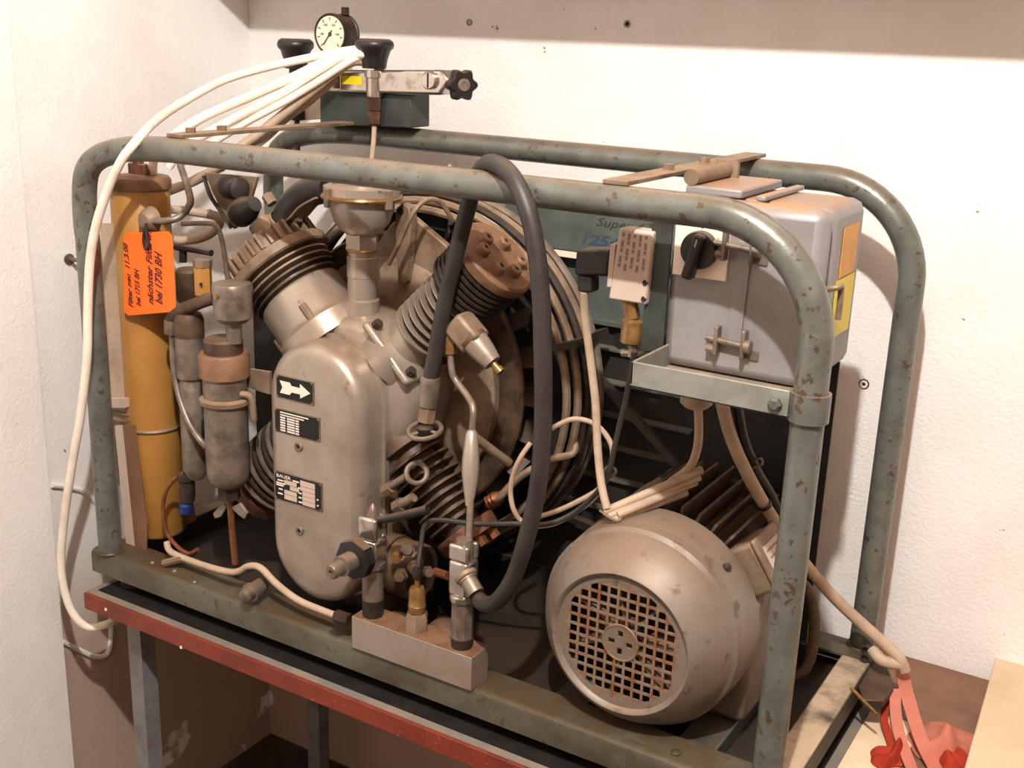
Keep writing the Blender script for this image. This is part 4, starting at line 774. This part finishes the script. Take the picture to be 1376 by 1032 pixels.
part('riser', MB().tube([at(785, 392, .09), at(786, 425, .1), at(793, 480, .11), at(800, 540, .11), at(803, 600, .10), at(808, 650, .09), at(816, 684, .08)], .0062, 10, 6), 'cabledirty', mc)
part('feeder', MB().tube([at(938, 546, .06), at(939, 580, .08), at(936, 606, .12), at(926, 628, .17), at(900, 648, .165)], .0062, 10, 6), 'cabledirty', mc)
for a0, a1, r in (((812, 688), (943, 631), .0066), ((818, 694), (940, 641), .0062), ((824, 699), (922, 662), .0062), ((830, 692), (935, 648), .006)):
    part('strand', MB().tube([at(a0[0], a0[1], .08), at(a0[0] * .67 + a1[0] * .33, a0[1] * .67 + a1[1] * .33, .11), at(a0[0] * .33 + a1[0] * .67, a0[1] * .33 + a1[1] * .67, .15), at(a1[0], a1[1], .19)], r, 10, 4), 'cabledirty', mc)
part('tie_wire', MB().tube([at(806, 686, .075), at(820, 696, .07), at(832, 700, .075), at(834, 690, .085)], .002, 6, 3), 'cast', mc)
wl = thing('wire_loop', 'thin tan wire coiled in open loops between black hose and motor', 'wire', at(740, 700, .12))
part('wire', MB().tube([at(734, 581, .12), at(752, 570, .12), at(772, 563, .12), at(796, 568, .12), at(814, 584, .12), at(823, 606, .12), at(818, 634, .12), at(806, 656, .12), at(780, 672, .12), at(750, 686, .12), at(725, 694, .12), at(702, 700, .12), at(690, 684, .11), at(686, 660, .11), at(690, 636, .11), at(700, 614, .11), at(713, 595, .12)], .0040, 8, 6).tube([at(818, 640, .12), at(800, 668, .12), at(772, 690, .12), at(745, 704, .12), at(722, 708, .12)], .0036, 8, 5), 'cabledirty', wl)
part('tie_wire', MB().tube([at(808, 640, .115), at(818, 626, .11), at(828, 634, .115), at(816, 644, .12)], .0022, 6, 4), 'cast', wl)
pc = thing('power_cable', 'thick cream power cable from the switch box down to the rear corner', 'cable', at(1215, 895, .44))
part('cable', MB().tube([at(964, 508, .2), at(970, 540, .2), at(980, 580, .21), at(996, 620, .22), at(1020, 666, .25), at(1050, 714, .29), at(1082, 758, .33), at(1120, 802, .38), at(1158, 838, .41), at(1190, 866, .42), at(1208, 884, .42), at(1216, 902, .42)], .0098, 12, 6), 'cabledirty', pc)
part('cable_tie', MB().lathe(at(1026, 676, .256), at(1036, 692, .268) - at(1026, 676, .256), [(.0105, 0), (.0115, .001), (.0115, .007), (.0105, .008)], 14, False, False), 'blackgloss', pc)
dk = thing('dark_cable', 'black cable running beside the thick cream power cable', 'cable', at(1040, 690, .28))
part('cable', MB().tube([at(984, 512, .22), at(992, 550, .22), at(1000, 590, .23), at(1016, 630, .25), at(1036, 664, .28), at(1052, 700, .3), at(1080, 745, .34)], .0075, 10, 6), 'blackgloss', dk)
part('tie_wire', MB().tube([at(1008, 622, .24), at(1022, 616, .24), at(1024, 624, .24), at(1012, 628, .24)], .002, 6, 3), 'cast', dk)

# ---------------------------------------------------------------- right end of the table
p0 = atz(1143, 924, .006); p1 = atz(1178, 960, -.012)
single('lit_table_patch', MB().box(1.352, 1.432, -.04, .40, TABZ, TABZ + .003), 'pale', 'pale cream patch painting the lit table top beside the right end of the base', 'board')  # thin slab added so its cream colour paints the table top as lit
single('brass_rod', MB().cyl(p0, p1, .0028, n=8), 'brass', 'thin brass rod sticking out past the base at the rear corner', 'rod')
st = thing('red_strap', 'faded red fabric strap hanging from the end of the power cable', 'strap', atz(1240, 1010, TABZ))
vd = RIGHT
def gp(px, py, z): return atz(px, py, z)
part('band', MB().ribbon([gp(1212, 902, -.012), gp(1218, 930, -.02), gp(1228, 965, -.035), gp(1240, 1000, -.052), gp(1256, 1032, -.066), gp(1268, 1056, -.066)], RIGHT, .022, .0025), 'pinkcloth', st)
part('band', MB().ribbon([gp(1204, 926, -.016), gp(1203, 950, -.03), gp(1208, 985, -.045), gp(1220, 1020, -.062), gp(1232, 1050, -.066)], RIGHT, .018, .0025), 'pinkcloth', st)
part('band', MB().ribbon([gp(1210, 924, -.02), gp(1194, 940, -.035), gp(1188, 965, -.05), gp(1196, 995, -.062), gp(1206, 1030, -.067)], RIGHT, .012, .0025), 'redcloth', st)
def heap(cpx, cpy, rx, ry, h, m, label, seed, nm='rag'):
    """crumpled cloth: a few folded rolls pressed together under one skin"""
    rnd = random.Random(seed); c = atz(cpx, cpy, TABZ); n, k = 72, 22; L_ = []
    rid = [(rnd.uniform(0, math.pi), rnd.uniform(-.5, .5), rnd.uniform(.26, .42), rnd.uniform(.5, 1.0), rnd.uniform(0, 6.28)) for _ in range(5)]
    ph = [rnd.uniform(0, 6.28) for _ in range(3)]
    for i in range(k + 1):
        f = 1 - i / k; ring = []
        for j in range(n):
            a_ = 2 * math.pi * j / n; rr = f * (1 + .14 * math.sin(2 * a_ + ph[0]) + .10 * math.sin(3 * a_ + ph[1]) + .04 * math.sin(7 * a_ + ph[2])); x, y = rr * math.cos(a_), rr * math.sin(a_)
            z = .35 * (1 - f ** 4)
            for t, o_, w_, hh, p_ in rid:
                dd = x * math.cos(t) + y * math.sin(t) - o_ - .12 * math.sin(3 * (-x * math.sin(t) + y * math.cos(t)) + p_); z += .5 * hh * math.exp(-(dd / w_) ** 2 * 2.5) * (1 - f ** 3)
            ring.append(V((c.x + rx * x, c.y + ry * y, TABZ + .001 + h * z)))
        L_.append(ring)
    return single(nm, MB().loops(L_), m, label, 'cloth')
heap(1264, 1000, .048, .06, .024, 'pinkcloth', 'crumpled faded pink rag on the brown table board', 3)
heap(1192, 1020, .024, .04, .022, 'redcloth', 'small bright red rag heap left of the hanging strap', 5)
heap(1284, 1030, .03, .035, .022, 'redcloth', 'dark red folded rag end in front of the light plank', 8)
q0, q1 = atz(1341, 872, -.03), atz(1296, 1032, -.03); dv = (q1 - q0).normalized(); nv = V((-dv.y, dv.x, 0)); nv = nv if nv.x > 0 else -nv
e0, e1 = q0 - dv * .02, q1 + dv * .35
single('plank', MB().prism([e0, e1, e1 + nv * .16, e0 + nv * .16], (0, 0, TABZ + .03)), 'lightwood', 'light wooden plank lying on the right end of the table', 'plank', None, .002)
